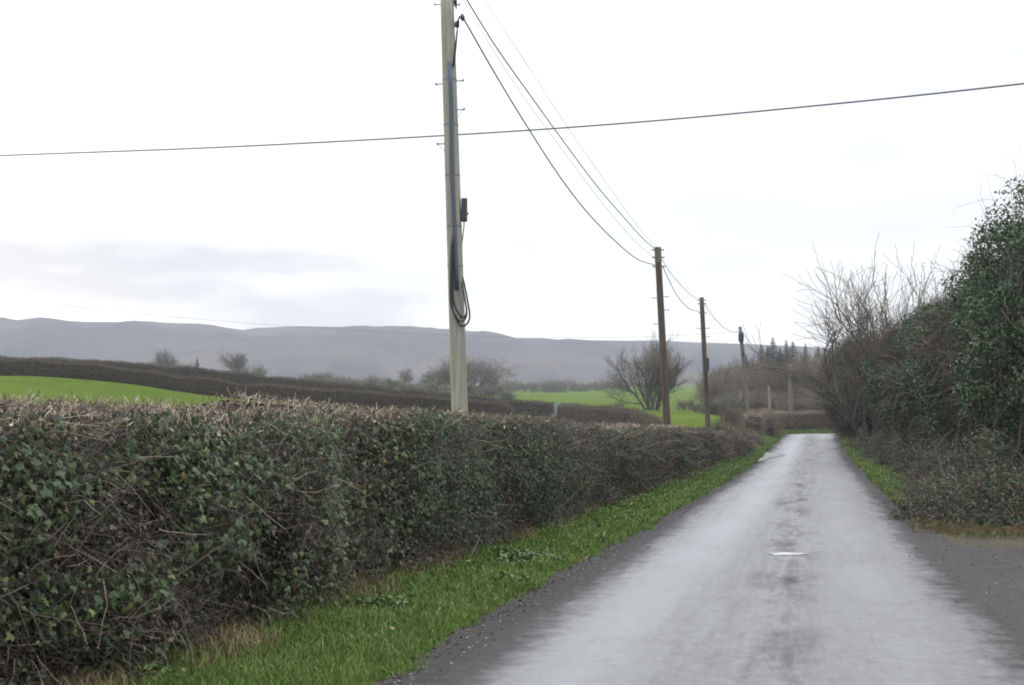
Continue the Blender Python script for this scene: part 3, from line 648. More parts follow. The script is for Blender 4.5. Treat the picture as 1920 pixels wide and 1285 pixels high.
# flailed ends along the top
n = 17000; d = sdep(n, 5, 66); nn = -RNG.uniform(-.05, 1.15, n); H = hh(d); z = H - .06 + np.clip(-nn, 0, 1.2) * .12 + RNG.uniform(-.10, .03, n)
P0 = HP(d, nn + bulge(d, z) * (nn > -.3), z); D = unit(rdir(n) * .8 + np.array([0, 0, .8])); L = RNG.uniform(.025, .085, n); D[:, 2] = np.abs(D[:, 2])
V, Q = twigs(P0, D, L, np.maximum(RNG.uniform(.002, .005, n), d * .00025), .15, 3, taper=.9); part("cut_stems", V, Q, MT["cut"], root, kind="stuff")
n = 5200; d = sdep(n, 5, 60); nn = -RNG.uniform(-.1, .9, n); z = hh(d) - .06 + np.clip(-nn, 0, 1.2) * .10 + RNG.uniform(-.14, .05, n); P = HP(d, nn + bulge(d, z) * (nn > -.3), z); Nn = rdir(n); Nn[:, 2] += .6
V, T = leaves(P, Nn, RNG.uniform(.03, .06, n)); part("shredded_leaves", V, T, MT["cut"], root, kind="stuff")
# single big leaves and branches that can be picked out
leafme = new_mesh("ivy_leaf", IVY_T, IVY_F, MT["ivy"])
d = 7.4 * (12.5 / 7.4) ** RNG.uniform(0, 1, 4000); z = RNG.uniform(.2, 1.6, 4000); iv = ivyness(d, z); ok = np.argsort(-iv + RNG.uniform(0, .9, 4000))[:270]; d, z = d[ok], z[ok]
rootloc = Vector(root.location)
for q_ in range(len(d)):
    p = Vector(HP(d[q_], bulge(d[q_], z[q_]) + RNG.uniform(.06, .14), z[q_])); nrm = Vector(rdir(1)[0] * .55 + LN3).normalized()
    o = link("ivy_leaf", leafme, root); o.matrix_local = Matrix.LocRotScale(p - rootloc, nrm.to_track_quat("Z", "Y") @ Matrix.Rotation(RNG.uniform(0, 6.28), 3, "Z").to_quaternion(), Vector((1, 1, 1)) * RNG.uniform(.045, .075))
brm = []
for q_ in range(9):
    t = np.linspace(0, 1, 8)[:, None]; c1 = unit(RNG.normal(size=3)) * RNG.uniform(.45, .8); pts = np.array([1, 0, 0]) * t + c1 * t * t + RNG.normal(size=(8, 3)) * .012; vv, ff = tube1(pts, np.linspace(.0072, .003, 8), 5); side = [(vv, ff)]
    for s_ in range(3):
        k = RNG.integers(2, 6); dirn = unit(np.array([.7, 0, 0]) + RNG.normal(size=3) * .6); side.append(tube1([pts[k], pts[k] + dirn * .12, pts[k] + dirn * .24 + RNG.normal(size=3) * .03], [.004, .003, .002], 4))
    V, Fs = join(side); brm.append(new_mesh("branch", V, Fs, MT["twig"]))
for q_ in range(96):
    d = 7.3 * (19 / 7.3) ** RNG.uniform(); H = float(hh(np.array(d))); z = RNG.uniform(.08, .75) * H; p = Vector(HP(d, float(bulge(np.array(d), np.array(z))) + RNG.uniform(-.06, .06), z))
    dr = Vector((NR[1] * -1 * 0 + .237, 1, 0)).normalized() * RNG.choice([-1, 1]) * RNG.uniform(.3, 1) + Vector((0, 0, RNG.uniform(-.5, .8))) + Vector((NR[0], NR[1], 0)) * RNG.uniform(-.1, .2); Ls = RNG.uniform(.32, .72)
    if z + (dr.normalized().z + .7) * Ls > H - .12: dr.z = -abs(dr.z) * .5 - .25
    o = link("branch", brm[q_ % 9], root); o.matrix_local = Matrix.LocRotScale(p - rootloc, dr.normalized().to_track_quat("X", "Z"), Vector((Ls, Ls, Ls)) * 1.1)

# ------------------------------------------------------------------ other hedges
def hedge(name, label, path, hgt, half, ntw, m, trad, group=None, greens=0, gm="ivy_far", topcut=0, seed=0, lenr=(.22, .62)):
    """path [(x, y, z base)] -> thing with heartwood, twigs (and ivy)"""
    P = catmull(path, 10); hg = np.interp(np.linspace(0, 1, len(P)), np.linspace(0, 1, len(hgt)), hgt) if hasattr(hgt, "__len__") else np.full(len(P), hgt)
    T = np.gradient(P[:, :2], axis=0); T /= np.linalg.norm(T, axis=1, keepdims=True); Nn = np.stack([T[:, 1], -T[:, 0]], 1)
    mid = P[len(P) // 2]; root = thing(name, label, "hedge", tuple(mid), group)
    ss = np.concatenate([[0], np.cumsum(np.linalg.norm(np.diff(P[:, :2], axis=0), axis=1))])
    def hv(s): return np.interp(s, ss, hg) * (1 + .16 * (fbm(np.stack([s * .4, s * 0, s * 0], -1), seed) - .5) * 2) * np.clip(np.minimum(s + .3, ss[-1] - s + .3) / .9, .3, 1) ** .5
    def pt(s, n, z):
        return np.stack([np.interp(s, ss, P[:, 0]) + np.interp(s, ss, Nn[:, 0]) * n, np.interp(s, ss, P[:, 1]) + np.interp(s, ss, Nn[:, 1]) * n, np.interp(s, ss, P[:, 2]) + z], -1)
    sv = np.linspace(0, ss[-1], max(14, int(ss[-1] / 1.2))); prof = [(.85, -.15), (.9, .4), (.75, .85), (0, .93), (-.75, .85), (-.9, .4), (-.85, -.15)]; V = []
    for s in sv:
        H = float(hv(np.array(s)))
        for a, k in prof: V.append(pt(s, a * half * min(1, .35 + .65 * min(s, ss[-1] - s) / 1.4) * (.85 + .3 * float(fbm(np.array([s * .5, a, k]), seed + 3))), k * H))
    k7 = len(prof); i, j = np.meshgrid(np.arange(len(sv) - 1), np.arange(k7 - 1), indexing="ij")
    Q = np.stack([i * k7 + j, (i + 1) * k7 + j, (i + 1) * k7 + j + 1, i * k7 + j + 1], -1).reshape(-1, 4)
    part("infill", np.array(V), [Q, np.array([list(range(k7))[::-1], [(len(sv) - 1) * k7 + k for k in range(k7)]])], MT["twig_mass"], root)
    def surf(n):
        s = RNG.uniform(0, ss[-1], n); H = hv(s); a = RNG.uniform(-.3, math.pi + .3, n); nn = np.cos(a) * half * (1 - .15 * np.abs(np.sin(a))); z = np.clip(np.where(np.abs(np.cos(a)) > .5, RNG.uniform(0, 1, n), .8 + .2 * np.sin(a)), .02, 1) * H
        return s, nn, z, H, pt(s, nn * .95, z * .96), np.stack([np.interp(s, ss, Nn[:, 0]) * np.sign(nn), np.interp(s, ss, Nn[:, 1]) * np.sign(nn), np.where(z > .8 * H, 1.2, .5)], -1)
    s, nn, z, H, P0, O = surf(ntw); D = unit(rdir(ntw) * 1.0 + O * .8); L = RNG.uniform(*lenr, ntw); over = z + D[:, 2] * L > H * 1.02; L[over] *= RNG.uniform(.25, .7, over.sum())
    V, Q = twigs(P0, D, L, trad * RNG.uniform(.6, 1.2, ntw), .3, 3); part("twigs", V, Q, m, root, kind="stuff")
    if greens:
        s, nn, z, H, P0, O = surf(greens); k = fbm(np.stack([s * .5, z, nn], -1), seed + 9) > .5; V, T = leaves(P0[k], rdir(k.sum()) + O[k], RNG.uniform(.8, 1.3, k.sum()) * trad * 7); part("ivy_foliage", V, T, MT[gm], root, kind="stuff")
    if topcut:
        s = RNG.uniform(0, ss[-1], topcut); P0 = pt(s, RNG.uniform(-1, 1, topcut) * half * .95, hv(s) * (1.0 - .15 * RNG.uniform(0, 1, topcut) ** 1.5)); D = unit(rdir(topcut) * .6 + np.array([0, 0, 1])); V, Q = twigs(P0, D, RNG.uniform(.06, .16, topcut), np.full(topcut, trad * .8), .1, 3, taper=.9); part("cut_stems", V, Q, MT["cut" if name == "roadside_hedge" else "straw_dull"], root, kind="stuff")
    return root
def hp(px, d, dz=0): x = xat(px, d); return (x, d, gz(x, d) + dz)
hedge("field_hedge", "dark brown clipped hedge along the far edge of the left grass field", [hp(-330, 118), hp(-120, 119), hp(0, 120), hp(120, 120), hp(241, 120), hp(376, 120), hp(480, 121), hp(620, 121), hp(708, 121), hp(820, 119), hp(960, 116)], 1.36, .6, 22000, MT["field_twig"], .013, "clipped hedges between the fields", seed=51, topcut=9000)
hedge("field_hedge", "reddish brown field hedge on the crest behind the nearer dark hedge", [hp(-200, 166), hp(111, 165), hp(300, 165), hp(480, 165), hp(617, 165), hp(844, 165), hp(960, 163), hp(1048, 160)], [1.55, 1.6, 1.65, 1.65, 1.65, 1.7, 1.7, 1.6], .7, 24000, MT["twig_dark"], .016, "clipped hedges between the fields", greens=3500, seed=55, topcut=3000)
hedge("field_hedge", "short dark hedge curving down towards the middle pole before the bright field", [hp(1046, 152), hp(1075, 141), hp(1107, 130), hp(1140, 119), hp(1166, 110), hp(1190, 103), hp(1215, 95), hp(1243, 86)], [1.5, 1.55, 1.55, 1.55, 1.5, 1.4, 1.3, 1.1], .7, 9000, MT["field_twig"], .014, "clipped hedges between the fields", greens=1500, seed=58)
def off(s, u):
    x = np.interp(s, LS, LANE[:, 0]); y = np.interp(s, LS, LANE[:, 1]); nx = np.interp(s, LS, LN[:, 0]); ny = np.interp(s, LS, LN[:, 1]); return (x + nx * u, y + ny * u, float(road_z(y)) + .15)
def s_of(d): return float(np.interp(d, LANE[:, 1], LS))
sA = s_of(88); pth = [off(sA + k, -3.5) for k in (0, 8, 16, 22, 28, 34, 40, 48, 58, 72)]
hedge("roadside_hedge", "tan topped hedge round the outside of the far road bend", pth, [1.55, 1.6, 1.7, 1.72, 1.72, 1.7, 1.6, 1.5, 1.4, 1.4], .65, 17000, MT["wood_twig"], .011, greens=800, topcut=5000, seed=61)
hedge("roadside_hedge", "low scruffy hedge end turning in beside the field gap", [hp(1408, 75, .1), hp(1392, 79, .1), hp(1372, 83, .1), hp(1345, 86, .1)], [.75, .95, .95, .8], .6, 3500, MT["field_twig"], .010, greens=2600, topcut=500, seed=64)
hedge("field_hedge", "pale topped hedge running back from the bend to the far pole", [hp(1440, 92, .1), hp(1420, 96, .1), hp(1395, 101, .1), hp(1368, 106, .1)], [1.45, 1.5, 1.5, 1.3], .7, 4500, MT["field_twig"], .012, topcut=1800, seed=67)
hedge("field_hedge", "hidden low thorn hedge behind the ivy hedge, left of the brown pole", [hp(900, 33, .1), hp(990, 41, .1), hp(1090, 50, .1), hp(1180, 58, .1)], [1.25, 1.25, 1.3, 1.35], .7, 4500, MT["twig_dark"], .008, topcut=2600, seed=69)

# ------------------------------------------------------------------ trees
def grow(out, p, d, L, r, lev, maxlev, kids, rng, up, spread, jit=.18, end=.5):
    pts = [p]; dd_ = d; steps = 4
    for k in range(steps - 1):
        dd_ = dd_ + np.array([rng.gauss(0, jit), rng.gauss(0, jit), rng.gauss(0, jit) + up]); dd_ = dd_ / math.sqrt(dd_ @ dd_); p = p + dd_ * (L / (steps - 1)); pts.append(p)
    out.append((pts, [r, r * (1 - (1 - end) / 3), r * (1 - (1 - end) * 2 / 3), r * end], lev))
    if lev < maxlev:
        for k in range(kids[lev]):
            t = .25 + .75 * (k + rng.random()) / kids[lev] if kids[lev] > 1 else 1; f = t * 3; i0 = min(2, int(f)); q = pts[i0] + (pts[i0 + 1] - pts[i0]) * (f - i0)
            ax = np.array([rng.gauss(0, 1), rng.gauss(0, 1), rng.gauss(0, 1)]); ax -= dd_ * (ax @ dd_); ax /= math.sqrt(ax @ ax) + 1e-9
            nd2 = dd_ * math.cos(spread) + ax * math.sin(spread); grow(out, q, nd2, L * rng.uniform(.5, .78), max(r * rng.uniform(.4, .58), .001), lev + 1, maxlev, kids, rng, up, spread, jit, end)
def polys_mesh(pl, minr=0.0, sides=3):
    P = np.array([x[0] for x in pl]); R = np.maximum(np.array([x[1] for x in pl]), minr); return tubes(P, R, sides)
def bare_tree(name, label, loc, h, stems, kids, spread, lean, r0, minr, m, seed, group=None, up=.06, bark="bark", trunk_h=.0, base_r=.1, L=.5):
    rng = random.Random(seed); out = []; root = thing(name, label, "tree", loc, group); z0 = 0
    if trunk_h:
        out.append(([np.array([0, 0, -.2]), np.array([.03, 0, trunk_h * .35]), np.array([.02, .03, trunk_h * .7]), np.array([0, 0, trunk_h])], [r0 * 1.7, r0 * 1.4, r0 * 1.3, r0 * 1.2], 0)); z0 = trunk_h * .92
    for k in range(stems):
        a = k / stems * 6.283 + rng.uniform(-.4, .4); le = lean * rng.uniform(.3, 1.15); d_ = np.array([math.sin(le) * math.cos(a), math.sin(le) * math.sin(a), math.cos(le)])
        grow(out, np.array([base_r * math.cos(a), base_r * math.sin(a), z0 - .1]), d_, h * L * rng.uniform(.85, 1.1), r0 * rng.uniform(.7, 1.1), 0, len(kids), kids, rng, up, spread)
    zmax = max(q[2] for x in out for q in x[0]); sc = h / zmax; out = [([q * sc for q in x[0]], x[1], x[2]) for x in out]
    V, Q = polys_mesh([x for x in out if x[2] <= 1], minr * 1.3, 6); o = link("trunk", new_mesh("trunk", V, Q, MT[bark], True), root)
    V, Q = polys_mesh([x for x in out if x[2] > 1], minr, 3); o = link("crown", new_mesh("crown", V, Q, m), root); o["kind"] = "stuff"
    return root, out
def ivy_on(root, out, n, maxz, rad, size, seed, m="ivy_far", name="ivy"):
    rng = np.random.default_rng(seed); c = [q for x in out if x[2] <= 1 for q in x[0] if q[2] < maxz]
    c = np.array(c); P = c[rng.integers(0, len(c), n)] + rng.normal(size=(n, 3)) * rad; P[:, 2] = np.maximum(P[:, 2], .02); V, T = leaves(P, rdir(n, rng) + np.array([0, 0, .3]), rng.uniform(.7, 1.3, n) * size, rng=rng); o = link(name, new_mesh(name, V, T, MT[m]), root); o["kind"] = "stuff"

# the multi-stemmed tree in the field behind the poles
x = xat(1222, 150); root, out = bare_tree("bare_tree", "large bare many stemmed tree with ivy on its stems behind the brown pole", (x, 150, gz(x, 150) - .1), zat(613, 150) - gz(x, 150), 9, (5, 6, 5, 4), .42, .5, .15, .0085, MT["bare_twig"], 3, L=.6, base_r=.9)
ivy_on(root, out, 2400, 3.0, .28, .16, 4)
# the bare fan shaped ash above the right hedgerow
x = xat(1642, 63); root, out = bare_tree("bare_tree", "tall bare fan shaped tree rising above the right hedgerow", (x, 63, gz(x, 63)), zat(446, 63) - gz(x, 63), 10, (7, 6, 4), .40, .36, .085, .0095, MT["bare_twig"], 12, L=.66, base_r=.35, up=.05)

# far hedgerow trees: prototypes then copies
def far_group():
    protos = {}
    specs = [  # kind, px, ybase, d, height px, label
        ("round", 305, 690, 300, 42, "wide bare tree on the skyline left of the spruce, beyond the crest hedge"),
        ("bush", 345, 694, 300, 20, "small brown bush at the foot of the wide skyline tree"),
        ("round", 440, 698, 285, 44, "bare round tree with open crown standing beyond the crest hedge"),
        ("ivyb", 470, 702, 285, 26, "dark bush at the foot of the round open crowned tree"),
        ("ivyb", 610, 716, 330, 22, "low green bush beyond the crest hedge, left of the pale bare trees"),
        ("bush", 700, 724, 360, 26, "faint green brown bush between low bush and pale bare tree"),
        ("round", 758, 728, 360, 44, "pale bare tree standing left of the grey pole's background tree"),
        ("ivyb", 812, 731, 330, 42, "ivy green tree just left of the grey pole"),
        ("wide", 880, 742, 255, 82, "broad bare tree directly behind the grey pole"),
        ("bush", 835, 738, 265, 50, "dense low bare tree half behind the grey pole"),
    ]
    return specs
def tree_proto(kind, seed, name, label, loc, group=None):
    if kind == "round":
        root, out = bare_tree(name, label, loc, 8, 5, (6, 6, 5, 3), .5, .55, .12, .013, MT["bare_twig"], seed, group, L=.5, trunk_h=1.0)
    elif kind == "wide":
        root, out = bare_tree(name, label, loc, 8, 9, (6, 6, 5, 3), .75, .6, .12, .014, MT["bare_twig"], seed, group, L=.55, base_r=.9); ivy_on(root, out, 300, 3.0, .4, .2, seed)
    elif kind == "bush":
        root, out = bare_tree(name, label, loc, 8, 9, (6, 6, 5), .6, .8, .09, .020, MT["wood_twig"], seed, group, L=.55, base_r=.8); ivy_on(root, out, 500, 3.0, .5, .3, seed)
    elif kind == "ivyb":
        root, out = bare_tree(name, label, loc, 8, 8, (6, 5, 4), .6, .75, .09, .020, MT["wood_twig"], seed, group, L=.55, base_r=.7); ivy_on(root, out, 2200, 7.0, .8, .34, seed)
    elif kind == "wood":
        root, out = bare_tree(name, label, loc, 8, 6, (7, 7, 6), .5, .55, .10, .017, MT["wood_twig"], seed, group, L=.5, base_r=.5); ivy_on(root, out, 260, 2.5, .4, .25, seed)
    return root
PROT = {}
def place_tree(kind, px, yb, d, hpx, label, seed, group=None, wide=1.0, name=None):
    x = xat(px, d); z = gz(x, d) - .2; zt = zat(yb - hpx, d); h = max(1.2, zt - z); key = (kind, seed % 3); name = name or {"bush": "bush", "ivyb": "ivy_bush"}.get(kind, "bare_tree"); cat = "bush" if "bush" in name else "tree"
    if key not in PROT:
        r = tree_proto(kind, 100 + seed % 3 * 7 + len(kind), name, label, (x, d, z), group); PROT[key] = r; r.rotation_euler = (0, 0, seed * 1.7); r.scale = (h / 8 * wide, h / 8 * wide, h / 8)
    else:
        r = copy_thing(PROT[key], (x, d, z), seed * 1.7, (h / 8 * wide, h / 8 * wide, h / 8), label, group); r.name = name
        if not group and "group" in r: del r["group"]
    r["category"] = cat
    return r
for k, (kind, px, yb, d, hpx, lab) in enumerate(far_group()): place_tree(kind, px, yb, d, hpx, lab, k, "far trees beyond the crest hedge", 1.25 if kind not in ("round",) else 1.1)
rr = random.Random(5)
for k in range(22):
    px = 925 + k * 11.8 + rr.uniform(-3, 3); hpx = rr.choice([24, 26, 28, 30, 33, 22]); kind = rr.choice(["bush", "ivyb", "bush", "wood"]); place_tree(kind, px, 737, 455 + rr.uniform(-10, 30), hpx, ("tall " if hpx > 27 else "low ") + ("ivy green" if kind == "ivyb" else "bare brown") + " hazy tree above the far field, " + ("left end of its line" if px < 1010 else "middle of its line" if px < 1100 else "right end of its line"), k, "line of hazy trees above the far field", 1.0, name="hedgerow_tree")
for k in range(26):
    px = 560 + k * 15.6 + rr.uniform(-5, 5); place_tree(rr.choice(["bush", "ivyb", "bush", "wood"]), px, np.interp(px, [560, 760, 960], [716, 732, 745]), rr.uniform(225, 290), rr.uniform(12, 27), "low scrubby bush behind the crest hedge, " + ("well left of the pale pole" if px < 700 else "just left of the pale pole" if px < 850 else "right of the pale pole"), k, "scrub line behind the crest hedge", 1.5, name="scrub_bush")
for k, (px, hpx, lab) in enumerate([(1008, 8, "small dark gorse bush in the far field's lower left corner"), (1163, 9, "small dark bush at the bottom edge of the far field left of the bare tree")]): place_tree("ivyb", px, 764, 225, hpx, lab, k + 1, None, 1.4)
# brown wood beyond the bend
for k in range(46):
    px = 1335 + (k * 37 % 300) + rr.uniform(-8, 8); d = rr.uniform(146, 205); prof_top = np.interp(px, [1330, 1360, 1400, 1450, 1520, 1580, 1640], [695, 668, 660, 664, 650, 634, 622]); where = "right of the third pole" if px < 1375 else "around the pole with the drum" if px < 1420 else "between drum pole and far pale pole" if px < 1475 else "right of the far pale pole" if px < 1530 else "meeting the right hand thorn trees"; place_tree("wood", px, 775, d, 775 - prof_top - rr.uniform(-4, 22), ("front" if d < 172 else "back") + " bare brown tree of the dense wood, " + where, k, "bare trees of the wood beyond the bend", 1.0)
for k in range(16):
    px = 1345 + k * 15.5; kd = rr.choice(["bush", "ivyb", "bush"]); where = "right of the third pole" if px < 1385 else "beside the pole with the drum" if px < 1425 else "left of the far pale pole" if px < 1482 else "right of the far pale pole" if px < 1535 else "beside the short pale post"; place_tree(kd, px, 775, rr.uniform(132, 146), rr.uniform(34, 62), ("ivy grown" if kd == "ivyb" else "tangled brown") + " bush at the wood's edge, " + where, k, "bushes at the edge of the wood", 1.2)
for k, (px, d, top) in enumerate([(1290, 195, 742), (1330, 172, 752), (1305, 180, 752)]): place_tree("bush", px, 770, d, 770 - top, ["brown scrub right of the big bare tree's stems", "brown scrub behind the second brown pole", "low thorn bush between big bare tree and second brown pole"][k], k, None, 1.2)

def spruce(label, loc, h, seed, group):
    rng = np.random.default_rng(seed); root = thing("spruce_tree", label, "tree", loc, group)
    V, Q = tube1([(0, 0, -.3), (0, 0, h * .5), (0, 0, h)], [.16, .1, .02], 7); link("trunk", new_mesh("trunk", V, Q, MT["bark"], True), root)
    n = 1500; t = rng.uniform(.0, 1, n) ** .75; z = h * (.12 + .88 * t); rad = (1 - t) * h * .24 + .10; a = rng.uniform(0, 6.283, n); lob = .75 + .5 * rng.random(n)
    P0 = np.stack([0 * a, 0 * a, z], 1) + np.stack([np.cos(a), np.sin(a), 0 * a], 1) * (rad * .15)[:, None]; D = np.stack([np.cos(a), np.sin(a), -.25 + .6 * t], 1)
    T = np.array([(0, 0, 0), (.16, .35, -.05), (.1, .8, -.12), (0, 1, -.1), (-.1, .8, -.12), (-.16, .35, -.05)]); L = rad * lob; X = unit(np.cross(D, np.array([0, 0, 1.0]))); N_ = np.cross(X, D)
    V = P0[:, None] + L[:, None, None] * (T[None, :, 0:1] * X[:, None] + T[None, :, 1:2] * D[:, None] + T[None, :, 2:3] * N_[:, None]); Fc = (np.array([(0, 1, 5), (1, 2, 4), (1, 4, 5), (2, 3, 4)])[None] + (np.arange(n) * 6)[:, None, None]).reshape(-1, 3)
    o = link("crown", new_mesh("crown", V, Fc, MT["needle"]), root); o["kind"] = "stuff"; return root
sp0 = None
for k, (px, top, d, lab) in enumerate([(1429, 645, 190, "spruce standing leftmost and apart in the dark clump beyond the bend"), (1451, 632, 200, "tallest spruce, pointed top, left of the clump's centre"), (1441, 648, 205, "shorter spruce tucked between the leftmost and the tallest spruce"), (1476, 637, 195, "broad spruce second in height beside the tallest one"), (1488, 640, 203, "slim spruce close against the right of the broad spruce"), (1464, 651, 186, "low spruce in front of the clump's middle"), (1512, 643, 200, "spruce standing apart on the right of the clump"), (1536, 648, 210, "rightmost small spruce fading into brown tree tops"), (1400, 664, 185, "small spruce showing between far pole and clump"), (368, 668, 300, "small dark conifer right of the wide skyline tree")]):
    x = xat(px, d); z = gz(x, d); h = zat(top, d) - z
    if sp0 is None: sp0 = spruce(lab, (x, d, z), 10, 3, "dark spruces beyond the bend"); sp0.scale = (h / 10,) * 3
    else:
        r = copy_thing(sp0, (x, d, z), k * 1.3, (h / 10 * (1 + .12 * (k % 3)), h / 10 * (1 + .12 * (k % 3)), h / 10), lab, "dark spruces beyond the bend")

# overgrown hedgerow on the right: ivy clad trees, thickets and brambles
def ivy_tree(name, label, cat, px, d, top, rad, green, seed, nclump, per, lsize, ntw, twr, tcol="twig", lowz=.3, depth=1.0, sidebias=0.0, side_twigs=1.0):
    rng = np.random.default_rng(seed); x = xat(px, d); z0 = gz(x, d); h = zat(top, d) - z0; root = thing(name, label, cat, (x, d, z0)); c = np.array([0, 0, 0.0])
    V = []
    pl = []; R2 = random.Random(seed)
    for k in range(5): grow(pl, np.array([R2.uniform(-.3, .3), R2.uniform(-.3, .3), -.2]), unit(np.array([R2.gauss(0, .2), R2.gauss(0, .2), 1.0])), h * .5, .06, 0, 2, (5, 4), R2, .05, .5)
    for x_ in pl:
        for q in range(4): x_[0][q][2] = min(x_[0][q][2], h * .9); rq = math.hypot(x_[0][q][0], x_[0][q][1]); fq = min(1, rad * .75 / max(rq, .01)); x_[0][q][0] *= fq; x_[0][q][1] *= fq
    Vt, Qt = polys_mesh(pl, twr, 5); link("trunk", new_mesh("trunk", Vt, Qt, MT["bark"], True), root)
    # clump centres fill the crown, more of them near its surface
    u = rdir(nclump, rng); rr_ = rng.uniform(.45, 1, nclump) ** .6; zz = lowz * h + (h * (1 - lowz)) * (.5 + .5 * u[:, 2] * rr_); taper = np.sqrt(np.clip(1 - ((zz / h - .55) / .62) ** 2, .12, 1))
    C = np.stack([u[:, 0] * rr_ * rad * taper * 1.05, u[:, 1] * rr_ * rad * depth * taper, zz], 1); cr = rng.uniform(.28, .55, nclump) * (rad / 2) ** .5; C[:, 2] = np.minimum(C[:, 2], h - cr * .75)
    gsel = fbm(C * .55 + seed, seed, 2) + rng.normal(size=nclump) * .08; thr = np.quantile(gsel, 1 - green); gi = np.where(gsel >= thr)[0]; bi = np.where(gsel < thr)[0]
    if len(gi):
        n = len(gi) * per; ci = np.repeat(gi, per); dv_ = rdir(n, rng); dv_[:, 2] = dv_[:, 2] * .8 + .15; P = C[ci] + unit(dv_) * (cr[ci] * rng.uniform(.45, 1.05, n) ** .7)[:, None]; V, T = leaves(P, dv_ * .9 + rng.normal(size=(n, 3)) * .6, rng.uniform(.45, 1.3, n) * lsize, rng=rng, down=.7); o = link("ivy", new_mesh("ivy", V, T, MT["ivy_far"]), root); o["kind"] = "stuff"
    # bare twigs: brown haze inside and arching out through the ivy
    ci = np.concatenate([rng.choice(bi, int(ntw * .75)) if len(bi) else rng.integers(0, nclump, int(ntw * .75)), rng.integers(0, nclump, ntw - int(ntw * .75))]); dv_ = unit(rdir(ntw, rng) + np.array([0, 0, .25])); P0 = C[ci] + dv_ * (cr[ci] * rng.uniform(.5, 1.15, ntw))[:, None]
    out_d = unit(C[ci] - np.array([0, 0, h * .5]) + 1e-3); D = unit(dv_ * .8 + out_d * .45 + rng.normal(size=(ntw, 3)) * .5); L = rng.uniform(.25, .8, ntw); V, Q = twigs(P0, D, L, twr * rng.uniform(.6, 1.2, ntw), .3, 4, rng, droop=(0, 0, -.22)); o = link("crown", new_mesh("crown", V, Q, MT[tcol]), root); o["kind"] = "stuff"
    # long whips above the outline
    n = 60; ci = rng.choice(np.argsort(-C[:, 2])[:max(6, nclump // 4)], n); D = unit(rng.normal(size=(n, 3)) * .55 + np.array([-.25, 0, .9])); V, Q = twigs(C[ci], D, rng.uniform(.5, 1.15, n), np.full(n, twr * 1.1), .2, 5, rng); o = link("whips", new_mesh("whips", V, Q, MT["twig_dark"]), root); o["kind"] = "stuff"
    # dead heart of the tree, coloured with the hedge's painted interior shade
    n = 900; P0 = C[rng.integers(0, nclump, n)] * np.array([.55, .55, .8]); V, Q = twigs(P0, unit(rdir(n, rng) + np.array([0, 0, .2])), rng.uniform(.4, 1.1, n), np.full(n, twr * 2.6), .3, 3, rng); o = link("dead_wood", new_mesh("dead_wood", V, Q, MT["shade_core"]), root); o["kind"] = "stuff"
    return root
ivy_tree("ivy_tree", "tall ivy clad tree at the right edge above the lane mouth", "tree", 1985, 23.2, 312, 1.5, .9, 1, 120, 400, .066, 3000, .0042, lowz=.03)
ivy_tree("ivy_tree", "ivy clad tree with whippy top, next behind the tree at the right edge", "tree", 1935, 27.8, 398, 1.45, .8, 2, 110, 360, .075, 4200, .0052, lowz=.18)
ivy_tree("ivy_tree", "dome topped dark ivy tree veiled with dead twigs, middle of the right hedgerow", "tree", 1858, 32.5, 505, 1.55, .85, 3, 125, 400, .080, 3600, .006, lowz=.16)
ivy_tree("thorn_tree", "brown thorn tree with ivy patches left of the dome topped tree", "tree", 1798, 39, 566, 1.6, .8, 4, 120, 380, .088, 3400, .0072, lowz=.18)
ivy_tree("thorn_tree", "thorn tree with a green ivy tuft on top, seen below the bare twigs", "tree", 1748, 47, 575, 1.5, .8, 5, 115, 360, .096, 3400, .0085, lowz=.16)
ivy_tree("thorn_tree", "purple brown leafless thorn tree under the bare fan shaped tree", "tree", 1702, 56, 618, 1.7, .68, 6, 110, 320, .105, 4800, .0098, "twig_dark", lowz=.25)
ivy_tree("thorn_tree", "twiggy thorn tree with dark ivy round its foot, at the end of the right hedgerow", "tree", 1655, 66, 640, 1.8, .68, 7, 110, 320, .115, 4800, .0115, "twig_dark", lowz=.25)
ivy_tree("thorn_tree", "far thorn tree overhanging the inside of the bend", "tree", 1618, 78, 642, 1.95, .65, 8, 100, 300, .13, 6000, .0135, "twig_dark", lowz=.04)
ivy_tree("thorn_tree", "last brown thorn tree beside the bend, just right of the road's end", "tree", 1602, 93, 646, 2.0, .5, 9, 90, 260, .15, 6500, .016, "twig_dark", lowz=.03)
# a second rank behind closes the gaps
for k, (px, d, top, lab) in enumerate([(2010, 31, 430, "ivy clad tree of the back row behind the right edge"), (1940, 41, 510, "back row ivy tree showing between the domed tree and the edge"), (1830, 52, 585, "back row thorn tree behind the thorn tree with ivy patches"), (1745, 70, 630, "back row thorn tree behind the green tufted thorn"), (1690, 88, 650, "back row thorn tree behind the purple brown thorn")]):
    ivy_tree("thorn_tree", lab, "tree", px, d, top, 2.2, .7, 20 + k, 80, 240, .085 + .002 * d, 5000, .0002 * d, "twig_dark", lowz=.05)

